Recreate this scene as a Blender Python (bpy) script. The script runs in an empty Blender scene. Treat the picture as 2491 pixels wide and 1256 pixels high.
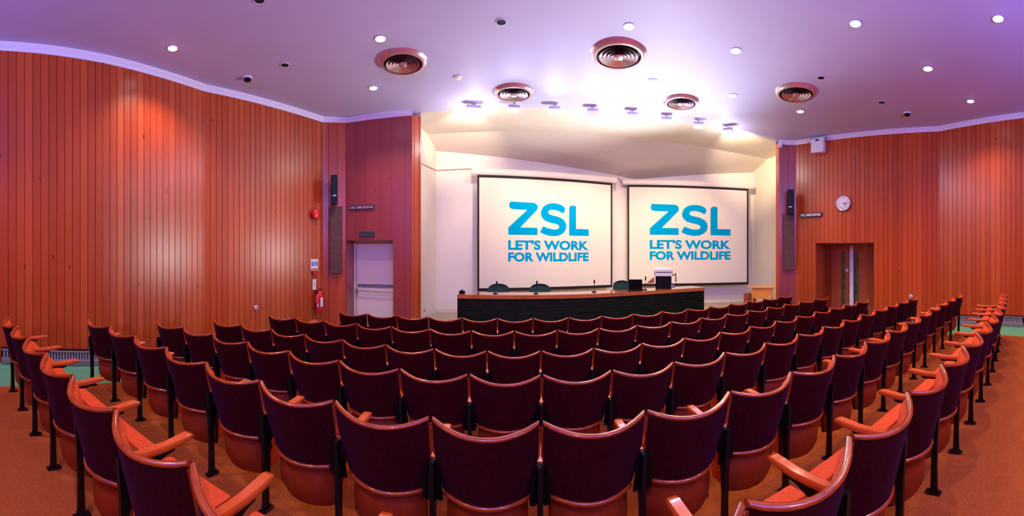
import bpy, bmesh, math, random
from mathutils import Vector, Matrix
random.seed(7)
SC = bpy.context.scene
COL = SC.collection
PI = math.pi
# ---------------------------------------------------------------- camera model (stitched cylindrical panorama)
F, HZ, CX, EYE = 905.0, 618.0, 1245.5, 1.63
def az(x): return (x-CX)/F
def at_h(x, y, z):                      # point at world height z seen at pixel x, y
    d = F*(EYE-z)/(y-HZ); t = az(x)
    return Vector((d*math.sin(t), d*math.cos(t), z))
def at_d(x, y, d):
    t = az(x)
    return Vector((d*math.sin(t), d*math.cos(t), EYE+(HZ-y)/F*d))
def on_line(x, y, a, b):                # point on the vertical plane through a, b
    t = az(x); dx, dy = math.sin(t), math.cos(t)
    ex, ey = b[0]-a[0], b[1]-a[1]
    d = (a[0]*ey-a[1]*ex)/(dx*ey-dy*ex)
    return Vector((d*dx, d*dy, EYE+(HZ-y)/F*d))
def offs(a, b, o):                      # line a-b moved o towards the camera
    n = Vector((b[1]-a[1], a[0]-b[0])).normalized()
    if n.dot(Vector((a[0], a[1]))) > 0: n = -n
    return (a[0]+n.x*o, a[1]+n.y*o), (b[0]+n.x*o, b[1]+n.y*o)

# ---------------------------------------------------------------- materials
def mat(name): 
    m = bpy.data.materials.new(name); m.use_nodes = True
    return m, m.node_tree.nodes, m.node_tree.links, m.node_tree.nodes['Principled BSDF']
def plain(name, col, rough=.5, metal=0, coat=0, spec=.5, noise=0, nscale=40, bump=0, emit=None, es=0, coat_rough=.08):
    m, N, L, b = mat(name)
    b.inputs['Base Color'].default_value = (*col, 1)
    b.inputs['Roughness'].default_value = rough
    b.inputs['Metallic'].default_value = metal
    b.inputs['Specular IOR Level'].default_value = spec
    b.inputs['Coat Weight'].default_value = coat
    b.inputs['Coat Roughness'].default_value = coat_rough
    if noise or bump:
        tc = N.new('ShaderNodeTexCoord'); nz = N.new('ShaderNodeTexNoise')
        nz.inputs['Scale'].default_value = nscale; nz.inputs['Detail'].default_value = 4
        L.new(tc.outputs['Object'], nz.inputs['Vector'])
    if noise:
        r = N.new('ShaderNodeValToRGB')
        r.color_ramp.elements[0].position = .3; r.color_ramp.elements[1].position = .7
        r.color_ramp.elements[0].color = (*[c*(1-noise) for c in col], 1)
        r.color_ramp.elements[1].color = (*[min(1, c*(1+noise)) for c in col], 1)
        L.new(nz.outputs['Fac'], r.inputs['Fac']); L.new(r.outputs['Color'], b.inputs['Base Color'])
    if bump:
        bp = N.new('ShaderNodeBump'); bp.inputs['Strength'].default_value = bump; bp.inputs['Distance'].default_value = .004
        L.new(nz.outputs['Fac'], bp.inputs['Height']); L.new(bp.outputs['Normal'], b.inputs['Normal'])
    if emit:
        b.inputs['Emission Color'].default_value = (*emit, 1); b.inputs['Emission Strength'].default_value = es
    return m
def wood_boards(name, c0, c1, c2, rough=.32, bw=.125):
    m, N, L, b = mat(name)
    uv = N.new('ShaderNodeUVMap'); uv.uv_map = 'UVMap'
    sp = N.new('ShaderNodeSeparateXYZ'); L.new(uv.outputs['UV'], sp.inputs[0])
    dv = N.new('ShaderNodeMath'); dv.operation = 'DIVIDE'; dv.inputs[1].default_value = bw; L.new(sp.outputs[0], dv.inputs[0])
    fl = N.new('ShaderNodeMath'); fl.operation = 'FLOOR'; L.new(dv.outputs[0], fl.inputs[0])
    wn = N.new('ShaderNodeTexWhiteNoise'); wn.noise_dimensions = '1D'; L.new(fl.outputs[0], wn.inputs['W'])
    # grain stretched along the board
    cb = N.new('ShaderNodeCombineXYZ')
    mx = N.new('ShaderNodeMath'); mx.operation = 'MULTIPLY'; mx.inputs[1].default_value = 34; L.new(sp.outputs[0], mx.inputs[0])
    my = N.new('ShaderNodeMath'); my.operation = 'MULTIPLY'; my.inputs[1].default_value = .9; L.new(sp.outputs[1], my.inputs[0])
    of = N.new('ShaderNodeMath'); of.operation = 'MULTIPLY'; of.inputs[1].default_value = 37; L.new(fl.outputs[0], of.inputs[0])
    ad = N.new('ShaderNodeMath'); ad.operation = 'ADD'; L.new(my.outputs[0], ad.inputs[0]); L.new(of.outputs[0], ad.inputs[1])
    L.new(mx.outputs[0], cb.inputs[0]); L.new(ad.outputs[0], cb.inputs[1])
    nz = N.new('ShaderNodeTexNoise'); nz.inputs['Scale'].default_value = 1; nz.inputs['Detail'].default_value = 6; nz.inputs['Distortion'].default_value = .6
    L.new(cb.outputs[0], nz.inputs['Vector'])
    # knots
    kc = N.new('ShaderNodeCombineXYZ'); 
    k1 = N.new('ShaderNodeMath'); k1.operation = 'MULTIPLY'; k1.inputs[1].default_value = 2.9; L.new(sp.outputs[0], k1.inputs[0])
    k2 = N.new('ShaderNodeMath'); k2.operation = 'MULTIPLY'; k2.inputs[1].default_value = 1.7; L.new(sp.outputs[1], k2.inputs[0])
    L.new(k1.outputs[0], kc.inputs[0]); L.new(k2.outputs[0], kc.inputs[1])
    vo = N.new('ShaderNodeTexVoronoi'); vo.inputs['Scale'].default_value = 1.0; L.new(kc.outputs[0], vo.inputs['Vector'])
    kr = N.new('ShaderNodeValToRGB'); kr.color_ramp.elements[0].position = .03; kr.color_ramp.elements[0].color = (0, 0, 0, 1)
    kr.color_ramp.elements[1].position = .075; kr.color_ramp.elements[1].color = (1, 1, 1, 1)
    L.new(vo.outputs['Distance'], kr.inputs['Fac'])
    r1 = N.new('ShaderNodeValToRGB'); e = r1.color_ramp.elements
    e[0].color = (*c0, 1); e[1].color = (*c2, 1); x = e.new(.5); x.color = (*c1, 1)
    mi = N.new('ShaderNodeMath'); mi.operation = 'MULTIPLY_ADD'; mi.inputs[1].default_value = .55
    L.new(wn.outputs['Value'], mi.inputs[0])
    m2 = N.new('ShaderNodeMath'); m2.operation = 'MULTIPLY'; m2.inputs[1].default_value = .5; L.new(nz.outputs['Fac'], m2.inputs[0])
    L.new(m2.outputs[0], mi.inputs[2]); L.new(mi.outputs[0], r1.inputs['Fac'])
    mk = N.new('ShaderNodeMix'); mk.data_type = 'RGBA'; mk.inputs['A'].default_value = (c0[0]*.35, c0[1]*.35, c0[2]*.35, 1)
    L.new(kr.outputs['Color'], mk.inputs['Factor']); L.new(r1.outputs['Color'], mk.inputs['B'])
    L.new(mk.outputs['Result'], b.inputs['Base Color'])
    b.inputs['Roughness'].default_value = rough
    b.inputs['Specular IOR Level'].default_value = .5; b.inputs['Coat Weight'].default_value = .5; b.inputs['Coat Roughness'].default_value = .34
    bp = N.new('ShaderNodeBump'); bp.inputs['Strength'].default_value = .12; bp.inputs['Distance'].default_value = .003
    L.new(nz.outputs['Fac'], bp.inputs['Height']); L.new(bp.outputs['Normal'], b.inputs['Normal'])
    return m
def wood_obj(name, c0, c1, rough=.25, coat=.6, sc=(3, 3, 30)):
    m, N, L, b = mat(name)
    tc = N.new('ShaderNodeTexCoord'); mp = N.new('ShaderNodeMapping'); mp.inputs['Scale'].default_value = sc
    nz = N.new('ShaderNodeTexNoise'); nz.inputs['Scale'].default_value = 1.5; nz.inputs['Detail'].default_value = 5; nz.inputs['Distortion'].default_value = .8
    L.new(tc.outputs['Object'], mp.inputs[0]); L.new(mp.outputs[0], nz.inputs['Vector'])
    r = N.new('ShaderNodeValToRGB'); r.color_ramp.elements[0].position = .3; r.color_ramp.elements[1].position = .7
    r.color_ramp.elements[0].color = (*c0, 1); r.color_ramp.elements[1].color = (*c1, 1)
    L.new(nz.outputs['Fac'], r.inputs['Fac']); L.new(r.outputs['Color'], b.inputs['Base Color'])
    b.inputs['Roughness'].default_value = rough; b.inputs['Coat Weight'].default_value = coat; b.inputs['Coat Roughness'].default_value = .1
    return m
def brick_mat(name):
    m, N, L, b = mat(name)
    uv = N.new('ShaderNodeUVMap'); uv.uv_map = 'UVMap'
    br = N.new('ShaderNodeTexBrick'); br.inputs['Scale'].default_value = 1
    br.inputs['Color1'].default_value = (.004, .006, .004, 1); br.inputs['Color2'].default_value = (.010, .012, .008, 1)
    br.inputs['Mortar'].default_value = (.018, .016, .014, 1)
    br.inputs['Mortar Size'].default_value = .005; br.inputs['Brick Width'].default_value = .225; br.inputs['Row Height'].default_value = .075
    L.new(uv.outputs['UV'], br.inputs['Vector'])
    L.new(br.outputs['Color'], b.inputs['Base Color'])
    bp = N.new('ShaderNodeBump'); bp.inputs['Strength'].default_value = .6; bp.inputs['Distance'].default_value = .006; bp.invert = True
    L.new(br.outputs['Fac'], bp.inputs['Height']); L.new(bp.outputs['Normal'], b.inputs['Normal'])
    b.inputs['Roughness'].default_value = .5; b.inputs['Specular IOR Level'].default_value = .1
    return m

M = {}
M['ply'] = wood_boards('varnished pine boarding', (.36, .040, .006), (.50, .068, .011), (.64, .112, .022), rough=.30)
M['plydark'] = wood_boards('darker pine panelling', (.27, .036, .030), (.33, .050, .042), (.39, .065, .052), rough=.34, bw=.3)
M['ceil'] = plain('plaster ceiling tinted for violet light', (.60, .60, .97), .6, noise=.02, nscale=2)  # violet light over the seats is put into this base colour
M['white'] = plain('cream painted plaster', (.92, .83, .70), .6, noise=.02, nscale=3)
M['ceilstage'] = plain('stage ceiling tinted for warm light', (.78, .70, .60), .6, noise=.02, nscale=2)  # separate colour carrying the warm stage light on the same ceiling
M['cove'] = plain('white painted coving', (.80, .78, .92), .5)
M['green'] = plain('green aisle vinyl', (.12, .46, .22), .45, noise=.08, nscale=6)
M['carpet'] = plain('rust brown carpet', (.37, .090, .018), .9, spec=.1, noise=.18, nscale=70, bump=.4)
M['platform'] = plain('pale platform floor', (.45, .38, .28), .7)
M['velvet'] = plain('dark maroon seat cloth', (.034, .0025, .003), .75, spec=.05, noise=.35, nscale=60)
M['velvet'].node_tree.nodes['Principled BSDF'].inputs['Sheen Weight'].default_value = .03
M['velvet'].node_tree.nodes['Principled BSDF'].inputs['Sheen Tint'].default_value = (.45, .2, .9, 1)
M['cushion'] = plain('orange red seat cloth', (.66, .075, .012), .7, spec=.2, noise=.12, nscale=50)
M['seatunder'] = plain('orange red seat vinyl', (.25, .028, .005), .5, spec=.3, noise=.2, nscale=9, bump=.6)
M['rail'] = wood_obj('polished red mahogany', (.28, .036, .006), (.42, .064, .010), .22, .55, (9, 9, 9))
M['arm'] = wood_obj('polished orange beech', (.62, .095, .012), (.74, .13, .02), .25, .8, (14, 3, 14))
M['iron'] = plain('black painted cast iron', (.007, .006, .006), .4, spec=.25)
M['desk'] = wood_obj('varnished desk top wood', (.42, .10, .03), (.58, .17, .06), .15, .8, (2, 12, 12))
M['brick'] = brick_mat('black engineering brick')
M['black'] = plain('black plastic', (.004, .004, .005), .55, spec=.12)
M['screenblack'] = plain('black screen border cloth', (.010, .008, .008), .8)
M['screen'] = plain('matt white projection cloth', (.80, .73, .60), .85, spec=.1)
M['cyan'] = plain('cyan lettering', (.0, .33, .60), .8, spec=0)
M['casing'] = plain('cream enamelled casing', (.82, .74, .64), .35)
M['fabgreen'] = plain('dark green chair cloth', (.015, .052, .045), .85, noise=.2, nscale=80)
M['red'] = plain('glossy red enamel', (.75, .012, .018), .25, coat=.5)
M['redd'] = plain('dark red plastic', (.40, .012, .012), .4)
M['whitep'] = plain('white plastic', (.85, .83, .88), .4)
M['blue'] = plain('blue print', (.05, .20, .60), .5)
M['grey'] = plain('grey plastic', (.25, .24, .30), .45)
M['steel'] = plain('brushed steel', (.62, .60, .66), .3, metal=.9)
M['lilacmetal'] = plain('pale enamelled metal', (.72, .66, .74), .3, coat=.3)
M['vent'] = plain('polished pinkish aluminium', (.78, .55, .62), .22, metal=.75)
M['ventdark'] = plain('dark duct void', (.02, .012, .045), .7)
M['speaker'] = plain('charcoal speaker cabinet', (.010, .011, .022), .55, spec=.2)
M['speakergrille'] = plain('brown acoustic cloth', (.12, .055, .050), .85, noise=.25, nscale=12)
M['door'] = plain('pale lilac painted door', (.95, .80, .68), .45)
M['doorwood'] = wood_boards('door boarding', (.30, .045, .016), (.40, .075, .026), (.50, .11, .04), rough=.3, bw=.1)
M['lectern'] = wood_obj('yellow beech veneer', (.75, .28, .03), (.88, .36, .05), .4, .3, (4, 4, 4))
M['boxwood'] = wood_obj('brown plywood', (.40, .09, .03), (.50, .12, .04), .5, .1, (4, 4, 20))
M['glassgreen'] = plain('dark green glazing', (.07, .11, .07), .08, spec=.8, noise=.5, nscale=5)
M['heater'] = plain('grey heater casing', (.24, .20, .22), .45)
M['heatgrille'] = plain('pale heater fins', (.42, .36, .42), .4, metal=.4)
M['lamp'] = plain('lit lamp glass', (1, 1, 1), .4, emit=(1, .98, .95), es=14)
M['lampdim'] = plain('unlit frosted lamp glass', (.9, .88, .85), .4)
M['flood'] = plain('floodlight glass', (1, 1, 1), .4, emit=(1, .95, .88), es=7)
M['hole'] = plain('dark downlight baffle', (.004, .003, .012), .6)
M['clockface'] = plain('white clock face', (.82, .84, .86), .35)
M['paper'] = plain('white card', (.85, .85, .82), .6)
M['exitgreen'] = plain('dark green sign', (.01, .05, .045), .4)
M['signdark'] = plain('dark sign back', (.05, .02, .035), .5)
M['signletter'] = plain('pale sign lettering', (.62, .58, .66), .5)
M['signwhite'] = plain('white sign lettering', (.9, .88, .95), .5)
M['inklight'] = plain('grey sign letters', (.06, .14, .13), .5)
M['lettergrey'] = plain('dark door lettering', (.16, .10, .13), .5)

# ---------------------------------------------------------------- mesh helpers
class MB:
    def __init__(s): s.bm = bmesh.new(); s.uv = s.bm.loops.layers.uv.new('UVMap')
    def verts(s, vs): return [s.bm.verts.new(v) for v in vs]
    def face(s, vs, uvs=None):
        try: f = s.bm.faces.new(vs)
        except ValueError: return None
        if uvs:
            for l, u in zip(f.loops, uvs): l[s.uv].uv = u
        return f
    def poly(s, pts, uvs=None): return s.face(s.verts(pts), uvs)
    def box(s, c, d, R=None, bev=0):
        c = Vector(c); hx, hy, hz = d[0]/2, d[1]/2, d[2]/2
        t = bmesh.new(); bmesh.ops.create_cube(t, size=1)
        for v in t.verts: v.co = Vector((v.co.x*d[0], v.co.y*d[1], v.co.z*d[2]))
        if bev: bmesh.ops.bevel(t, geom=list(t.edges), offset=bev, segments=2, affect='EDGES', profile=.7)
        for v in t.verts: v.co = (R @ v.co if R else v.co)+c
        s.merge(t); return s
    def merge(s, t):
        mp = {v: s.bm.verts.new(v.co) for v in t.verts}
        for f in t.faces:
            try: s.bm.faces.new([mp[v] for v in f.verts])
            except ValueError: pass
        t.free()
    def grid(s, rows, closed_u=False, closed_v=False, uvf=None, flip=False):
        V = [[s.bm.verts.new(p) for p in r] for r in rows]
        n, m = len(V), len(V[0])
        for i in range(n if closed_v else n-1):
            for j in range(m if closed_u else m-1):
                a, b, c, d = V[i][j], V[i][(j+1) % m], V[(i+1) % n][(j+1) % m], V[(i+1) % n][j]
                q = [a, b, c, d] if not flip else [d, c, b, a]
                f = s.face(q)
        return V
    def tube(s, path, r, n=8, caps=True, ry=None):
        path = [Vector(p) for p in path]; rows = []
        up0 = Vector((0, 0, 1))
        for i, p in enumerate(path):
            t = (path[min(i+1, len(path)-1)]-path[max(i-1, 0)]).normalized()
            up = up0 if abs(t.z) < .95 else Vector((0, 1, 0))
            a = t.cross(up).normalized(); b = a.cross(t).normalized()
            rr = r[i] if isinstance(r, (list, tuple)) else r
            rb = rr*(ry or 1)
            rows.append([p+a*rr*math.cos(2*PI*k/n)+b*rb*math.sin(2*PI*k/n) for k in range(n)])
        V = s.grid(rows, closed_u=True)
        if caps: s.face(V[0][::-1]); s.face(V[-1])
        return s
    def lathe(s, prof, c, axis=(0, 0, 1), n=24, capend=True):
        ax = Vector(axis).normalized()
        a = ax.orthogonal().normalized(); b = ax.cross(a); c = Vector(c)
        rows = [[c+ax*h+(a*math.cos(2*PI*k/n)+b*math.sin(2*PI*k/n))*max(r, 1e-4) for k in range(n)] for r, h in prof]
        V = s.grid(rows, closed_u=True)
        if capend: s.face(V[0][::-1]); s.face(V[-1])
        return s
    def prism(s, pts, z0, z1):          # plan polygon extruded
        lo = s.verts([(p[0], p[1], z0 if not callable(z0) else z0(p)) for p in pts]); hi = s.verts([(p[0], p[1], z1 if not callable(z1) else z1(p)) for p in pts])
        s.face(lo[::-1]); s.face(hi); n = len(pts)
        for i in range(n): s.face([lo[i], lo[(i+1) % n], hi[(i+1) % n], hi[i]])
        return s
    def build(s, name, m, parent=None, smooth=False, ang=35, loc=None, fix=True, tri=False):
        if fix: bmesh.ops.recalc_face_normals(s.bm, faces=s.bm.faces)
        me = bpy.data.meshes.new(name); s.bm.to_mesh(me); s.bm.free()
        me.materials.append(m)
        if smooth:
            me.polygons.foreach_set('use_smooth', [True]*len(me.polygons)); me.set_sharp_from_angle(angle=math.radians(ang))
        o = bpy.data.objects.new(name, me); COL.objects.link(o)
        if parent: 
            o.parent = parent
        if loc is not None: o.location = loc
        return o
def thing(name, label, cat, loc=(0, 0, 0), group=None, rotz=0):
    o = bpy.data.objects.new(name, None); COL.objects.link(o); o.empty_display_size = .1
    o.location = loc; o.rotation_euler = (0, 0, rotz)
    o['label'] = label; o['category'] = cat
    if group: o['group'] = group
    return o
def tag(o, label, cat, group=None):
    o['label'] = label; o['category'] = cat
    if group: o['group'] = group
    return o
def struct(o, label=None):
    o['kind'] = 'structure'
    if label: o['label'] = label
    return o
class Frame:                            # flat working frame on a wall: origin, right, up, out
    def __init__(s, o, r, n=None):
        s.o = Vector(o); s.r = Vector((r[0], r[1], 0)).normalized(); s.u = Vector((0, 0, 1)); s.n = s.r.cross(s.u)  # out = right x up
        s.R = Matrix((s.r, s.u, s.n)).transposed()
    def p(s, a, b, c=0): return s.o+s.r*a+s.u*b+s.n*c
def wall_frame(x, y, a, b, off=0):
    """frame at the pixel's point on wall line a-b (a left, b right); out points to the camera"""
    a2, b2 = offs(a, b, off); o = on_line(x, y, a2, b2)
    return Frame(o, (b[0]-a[0], b[1]-a[1]))
def fbox(mb, f, c, d, bev=0):           # box in frame: centre (r,u,n) dims (r,u,n)
    return mb.box(f.p(*c), d, f.R, bev)
def text_verts(txt, bold=0.0):
    cu = bpy.data.curves.new('tmp', 'FONT'); cu.body = txt; cu.size = 1; cu.offset = bold; cu.resolution_u = 4
    o = bpy.data.objects.new('tmp', cu); COL.objects.link(o)
    bpy.context.view_layer.update()
    me = bpy.data.meshes.new_from_object(o)
    vs = [v.co.copy() for v in me.vertices]; fs = [tuple(p.vertices) for p in me.polygons]
    bpy.data.objects.remove(o); bpy.data.curves.remove(cu); bpy.data.meshes.remove(me)
    x0 = min(v.x for v in vs); x1 = max(v.x for v in vs); y0 = min(v.y for v in vs); y1 = max(v.y for v in vs)
    return [((v.x-x0)/(x1-x0), (v.y-y0)/(y1-y0)) for v in vs], fs
def put_text(name, txt, f, x0, y0, w, h, m, parent, bold=0, n=.002):
    vs, fs = text_verts(txt, bold); mb = MB()
    V = mb.verts([f.p(x0+a*w, y0+b*h, n) for a, b in vs])
    for q in fs: mb.face([V[i] for i in q])
    return mb.build(name, m, parent, fix=False)

# ---------------------------------------------------------------- plan of the room
CC = (-.9927, 34.7057)
def floor_z(x, y):
    r = math.hypot(x-CC[0], y-CC[1])
    pts = [(28.9, -.257), (30.87, -.251), (31.87, -.172), (32.87, -.080), (33.86, .0), (99, 0)]
    if r <= pts[0][0]: return pts[0][1]
    for (a, za), (b, zb) in zip(pts, pts[1:]):
        if r <= b: return za+(zb-za)*(r-a)/(b-a)
ZC, ZW = 4.78, 4.69
def ceil_z(y): return ZC if y < 9.56 else ZC-.36*(y-9.56)
L0, L1, L2, L3, L4, L5 = (-5.62, -3.2), (-5.465, 1.078), (-5.285, 2.69), (-5.13, 4.72), (-4.19, 7.51), (-3.73, 7.80)
L6, L7, L8 = (-2.17, 7.88), (-2.01, 8.05), (-2.33, 8.20)
BL, BA, BR = (-2.125, 10.26), (4.01, 11.53), (7.88, 10.38)
R1, R2, R3, R4, R5 = (7.60, -3.2), (8.17, 1.61), (8.43, 3.80), (7.19, 7.51), (6.80, 7.79)
R6, R7 = (6.765, 7.88), (7.72, 8.02)

def boarded(name, a, b, z0, z1, m, bw=.125, groove=.015, depth=.013, openings=(), u0=0, parent=None):
    """boarded wall a-b: real V grooves between boards"""
    a, b = Vector(a), Vector(b); Lw = (b-a).length; t = (b-a)/Lw
    n = Vector((t.y, -t.x))
    if n.dot(a) > 0: n = -n
    ss = {0.0: 0, Lw: 0}
    k = math.ceil(u0/bw)
    while k*bw-u0 < Lw:
        s = k*bw-u0
        for ds, dd in ((-groove/2, 0), (0, depth), (groove/2, 0)):
            if 0 < s+ds < Lw: ss[s+ds] = dd
        k += 1
    for o in openings:
        ss.setdefault(o[0], 0); ss.setdefault(o[1], 0)
    keys = sorted(ss); mb = MB()
    zz0 = z0 if callable(z0) else (lambda x, y: z0)
    for s0, s1 in zip(keys, keys[1:]):
        if s1-s0 < 1e-6: continue
        p0 = a+t*s0-n*ss[s0]; p1 = a+t*s1-n*ss[s1]
        spans = [(None, z1)]
        for o in openings:
            if (s0+s1)/2 > o[0] and (s0+s1)/2 < o[1]: spans = [(o[3], z1)] if o[2] is None else [(None, o[2]), (o[3], z1)]
        for lo, hi in spans:
            la = zz0(*p0) if lo is None else lo; lb = zz0(*p1) if lo is None else lo
            U0, U1 = s0+u0, s1+u0
            # keep the uv of the groove flank on its own board
            mb.poly([(p0.x, p0.y, la), (p1.x, p1.y, lb), (p1.x, p1.y, hi), (p0.x, p0.y, hi)], [(U0+1e-4, la), (U1-1e-4, lb), (U1-1e-4, hi), (U0+1e-4, hi)])
    # back skin so that the wall has thickness
    A, B = a-n*.06, b-n*.06
    for lo, hi in [(-.5, z1)]:
        if not openings:
            mb.poly([(B.x, B.y, lo), (A.x, A.y, lo), (A.x, A.y, hi), (B.x, B.y, hi)])
            mb.poly([(a.x, a.y, hi), (b.x, b.y, hi), (B.x, B.y, hi), (A.x, A.y, hi)])
    return mb.build(name, m, parent, fix=False)
zf = lambda x, y: floor_z(x, y)-.02
struct(boarded('wall_left', L0, L1, zf, ZW, M['ply'], u0=0), 'near bay of the boarded left wall')
struct(boarded('wall_left_second', L1, L2, zf, ZW, M['ply'], u0=5.003), 'second bay of the boarded left wall')
struct(boarded('wall_left_third', L2, L3, zf, ZW, M['ply'], u0=7.5), 'third bay of the boarded left wall')
struct(boarded('wall_left_fourth', L3, L4, zf, ZW, M['ply'], u0=10.0), 'far bay of the boarded left wall')
struct(boarded('wall_left_return', L4, L5, zf, ZW, M['ply'], u0=20.06, bw=.2), 'narrow boarded wall bay behind the left loudspeaker')
struct(boarded('wall_right', R1, R2, zf, ZW, M['ply'], u0=30.0), 'near bay of the boarded right wall')
struct(boarded('wall_right_second', R2, R3, zf, ZW, M['ply'], u0=36.06), 'second bay of the boarded right wall')

# exit door wall on the left with its recess
def plen(a, b): return (Vector(b)-Vector(a)).length
def along(a, b, p): return (Vector(p)-Vector(a)).dot((Vector(b)-Vector(a)).normalized())
o0 = on_line(843, 600, L5, L6); o1 = on_line(956, 600, L5, L6)
s0, s1 = max(along(L5, L6, o0.xy), .012), along(L5, L6, o1.xy); ztop1 = on_line(905, 584.5, L5, L6).z
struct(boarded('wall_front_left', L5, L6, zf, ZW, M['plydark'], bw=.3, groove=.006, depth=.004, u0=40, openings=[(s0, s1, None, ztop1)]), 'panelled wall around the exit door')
tw = (Vector(L6)-Vector(L5)).normalized(); nb = Vector((-tw.y, tw.x))     # backwards
pa = Vector(L5)+tw*s0; pb = Vector(L5)+tw*s1; DEP1 = .52
mb = MB()
for p, q in ((pa, pa+nb*DEP1), (pb+nb*DEP1, pb)):
    mb.poly([(p.x, p.y, -.3), (q.x, q.y, -.3), (q.x, q.y, ztop1), (p.x, p.y, ztop1)], [(50, -.3), (50+DEP1, -.3), (50+DEP1, ztop1), (50, ztop1)])
q0, q1 = pa+nb*DEP1, pb+nb*DEP1
mb.poly([(pa.x, pa.y, ztop1), (pb.x, pb.y, ztop1), (q1.x, q1.y, ztop1), (q0.x, q0.y, ztop1)])
B0, B1 = q0+nb*.05, q1+nb*.05
mb.poly([(B0.x-.1, B0.y, -.3), (B1.x+.1, B1.y, -.3), (B1.x+.1, B1.y, ztop1), (B0.x-.1, B0.y, ztop1)])
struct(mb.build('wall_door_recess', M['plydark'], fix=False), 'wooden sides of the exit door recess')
# wooden nib and stage opening left
struct(boarded('trim_1', L6, L7, zf, ZW, M['ply'], bw=.13, u0=60.0), 'lit wooden edge of the stage opening, left side')
mb = MB(); mb.poly([(L7[0], L7[1], -.3), (L8[0], L8[1], -.3), (L8[0], L8[1], ZC), (L7[0], L7[1], ZC)]); struct(mb.build('wall_stage_return_left', M['white'], fix=False))
# right hand nib
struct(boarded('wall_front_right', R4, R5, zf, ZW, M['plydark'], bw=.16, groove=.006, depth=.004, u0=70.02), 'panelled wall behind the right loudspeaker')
struct(boarded('trim_2', R5, R6, zf, ZW, M['ply'], bw=.2, u0=74.05), 'wooden edge of the stage opening, right side')
mb = MB(); mb.poly([(R6[0], R6[1], -.3), (R7[0], R7[1], -.3), (R7[0], R7[1], ZC), (R6[0], R6[1], ZC)]); struct(mb.build('wall_stage_return_right', M['white'], fix=False))

# stage walls
def plain_wall(name, a, b, label):
    mb = MB(); za, zb = ceil_z(a[1])+.02, ceil_z(b[1])+.02
    t = (Vector(b)-Vector(a)).normalized(); n = Vector((-t.y, t.x))
    if n.dot(Vector(a)) < 0: n = -n
    K = 24
    for i in range(K):
        p = Vector(a).lerp(Vector(b), i/K); q = Vector(a).lerp(Vector(b), (i+1)/K)
        mb.poly([(p.x, p.y, -.3), (q.x, q.y, -.3), (q.x, q.y, ceil_z(q.y)+.02), (p.x, p.y, ceil_z(p.y)+.02)])
    A, B = Vector(a)+n*.08, Vector(b)+n*.08
    mb.poly([(B.x, B.y, -.3), (A.x, A.y, -.3), (A.x, A.y, za), (B.x, B.y, zb)])
    return struct(mb.build(name, M['white'], fix=False), label)
plain_wall('wall_stage_left', L8, BL, 'cream wall on the left of the stage')
plain_wall('wall_back_left', BL, BA, 'cream back wall behind the left screen')
plain_wall('wall_back_right', BA, BR, 'cream back wall behind the right screen')
plain_wall('wall_stage_right', BR, R7, 'cream wall on the right of the stage')

# right boarded wall with double door recess
o0 = on_line(1984, 600, R4, R3); o1 = on_line(2126, 600, R4, R3)
s0, s1 = along(R4, R3, o0.xy), along(R4, R3, o1.xy); ztop2 = on_line(2050, 591, R4, R3).z
struct(boarded('wall_right_third', R4, R3, zf, ZW, M['ply'], u0=80.01, openings=[(s0, s1, None, ztop2)]), 'boarded right wall around the double door')
tr = (Vector(R3)-Vector(R4)).normalized(); nr = Vector((-tr.y, tr.x))
if nr.dot(Vector(R4)) < 0: nr = -nr
pa2 = Vector(R4)+tr*s0; pb2 = Vector(R4)+tr*s1
t2 = az(2022); dirv = Vector((math.sin(t2), math.cos(t2)))       # depth so that the back corner falls at pixel 2022
# solve pa2 + nr*D parallel dirv
D2 = -(pa2.x*dirv.y-pa2.y*dirv.x)/(nr.x*dirv.y-nr.y*dirv.x)
D2 = min(max(D2, .25), .9)
mb = MB()
for p, q in ((pa2, pa2+nr*D2), (pb2+nr*D2, pb2)):
    mb.poly([(p.x, p.y, -.3), (q.x, q.y, -.3), (q.x, q.y, ztop2), (p.x, p.y, ztop2)], [(90, -.3), (90+D2, -.3), (90+D2, ztop2), (90, ztop2)])
q0, q1 = pa2+nr*D2, pb2+nr*D2
mb.poly([(pa2.x, pa2.y, ztop2), (pb2.x, pb2.y, ztop2), (q1.x, q1.y, ztop2), (q0.x, q0.y, ztop2)])
B0, B1 = q0+nr*.05-tr*.1, q1+nr*.05+tr*.1
mb.poly([(B0.x, B0.y, -.3), (B1.x, B1.y, -.3), (B1.x, B1.y, ztop2), (B0.x, B0.y, ztop2)], [(95, 0), (96, 0), (96, 2), (95, 2)])
struct(mb.build('wall_double_door_recess', M['ply'], fix=False), 'wooden sides of the double door recess')
# rear wall behind the camera: boarded, with an opening added for the blue fill light
zs0, zs1 = 3.0, 4.4
struct(boarded('wall_rear', L0, R1, zf, ZW, M['ply'], u0=100, openings=[(2.2, 11.0, zs0, zs1)]), 'boarded rear wall with opening added for the fill light')

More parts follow.
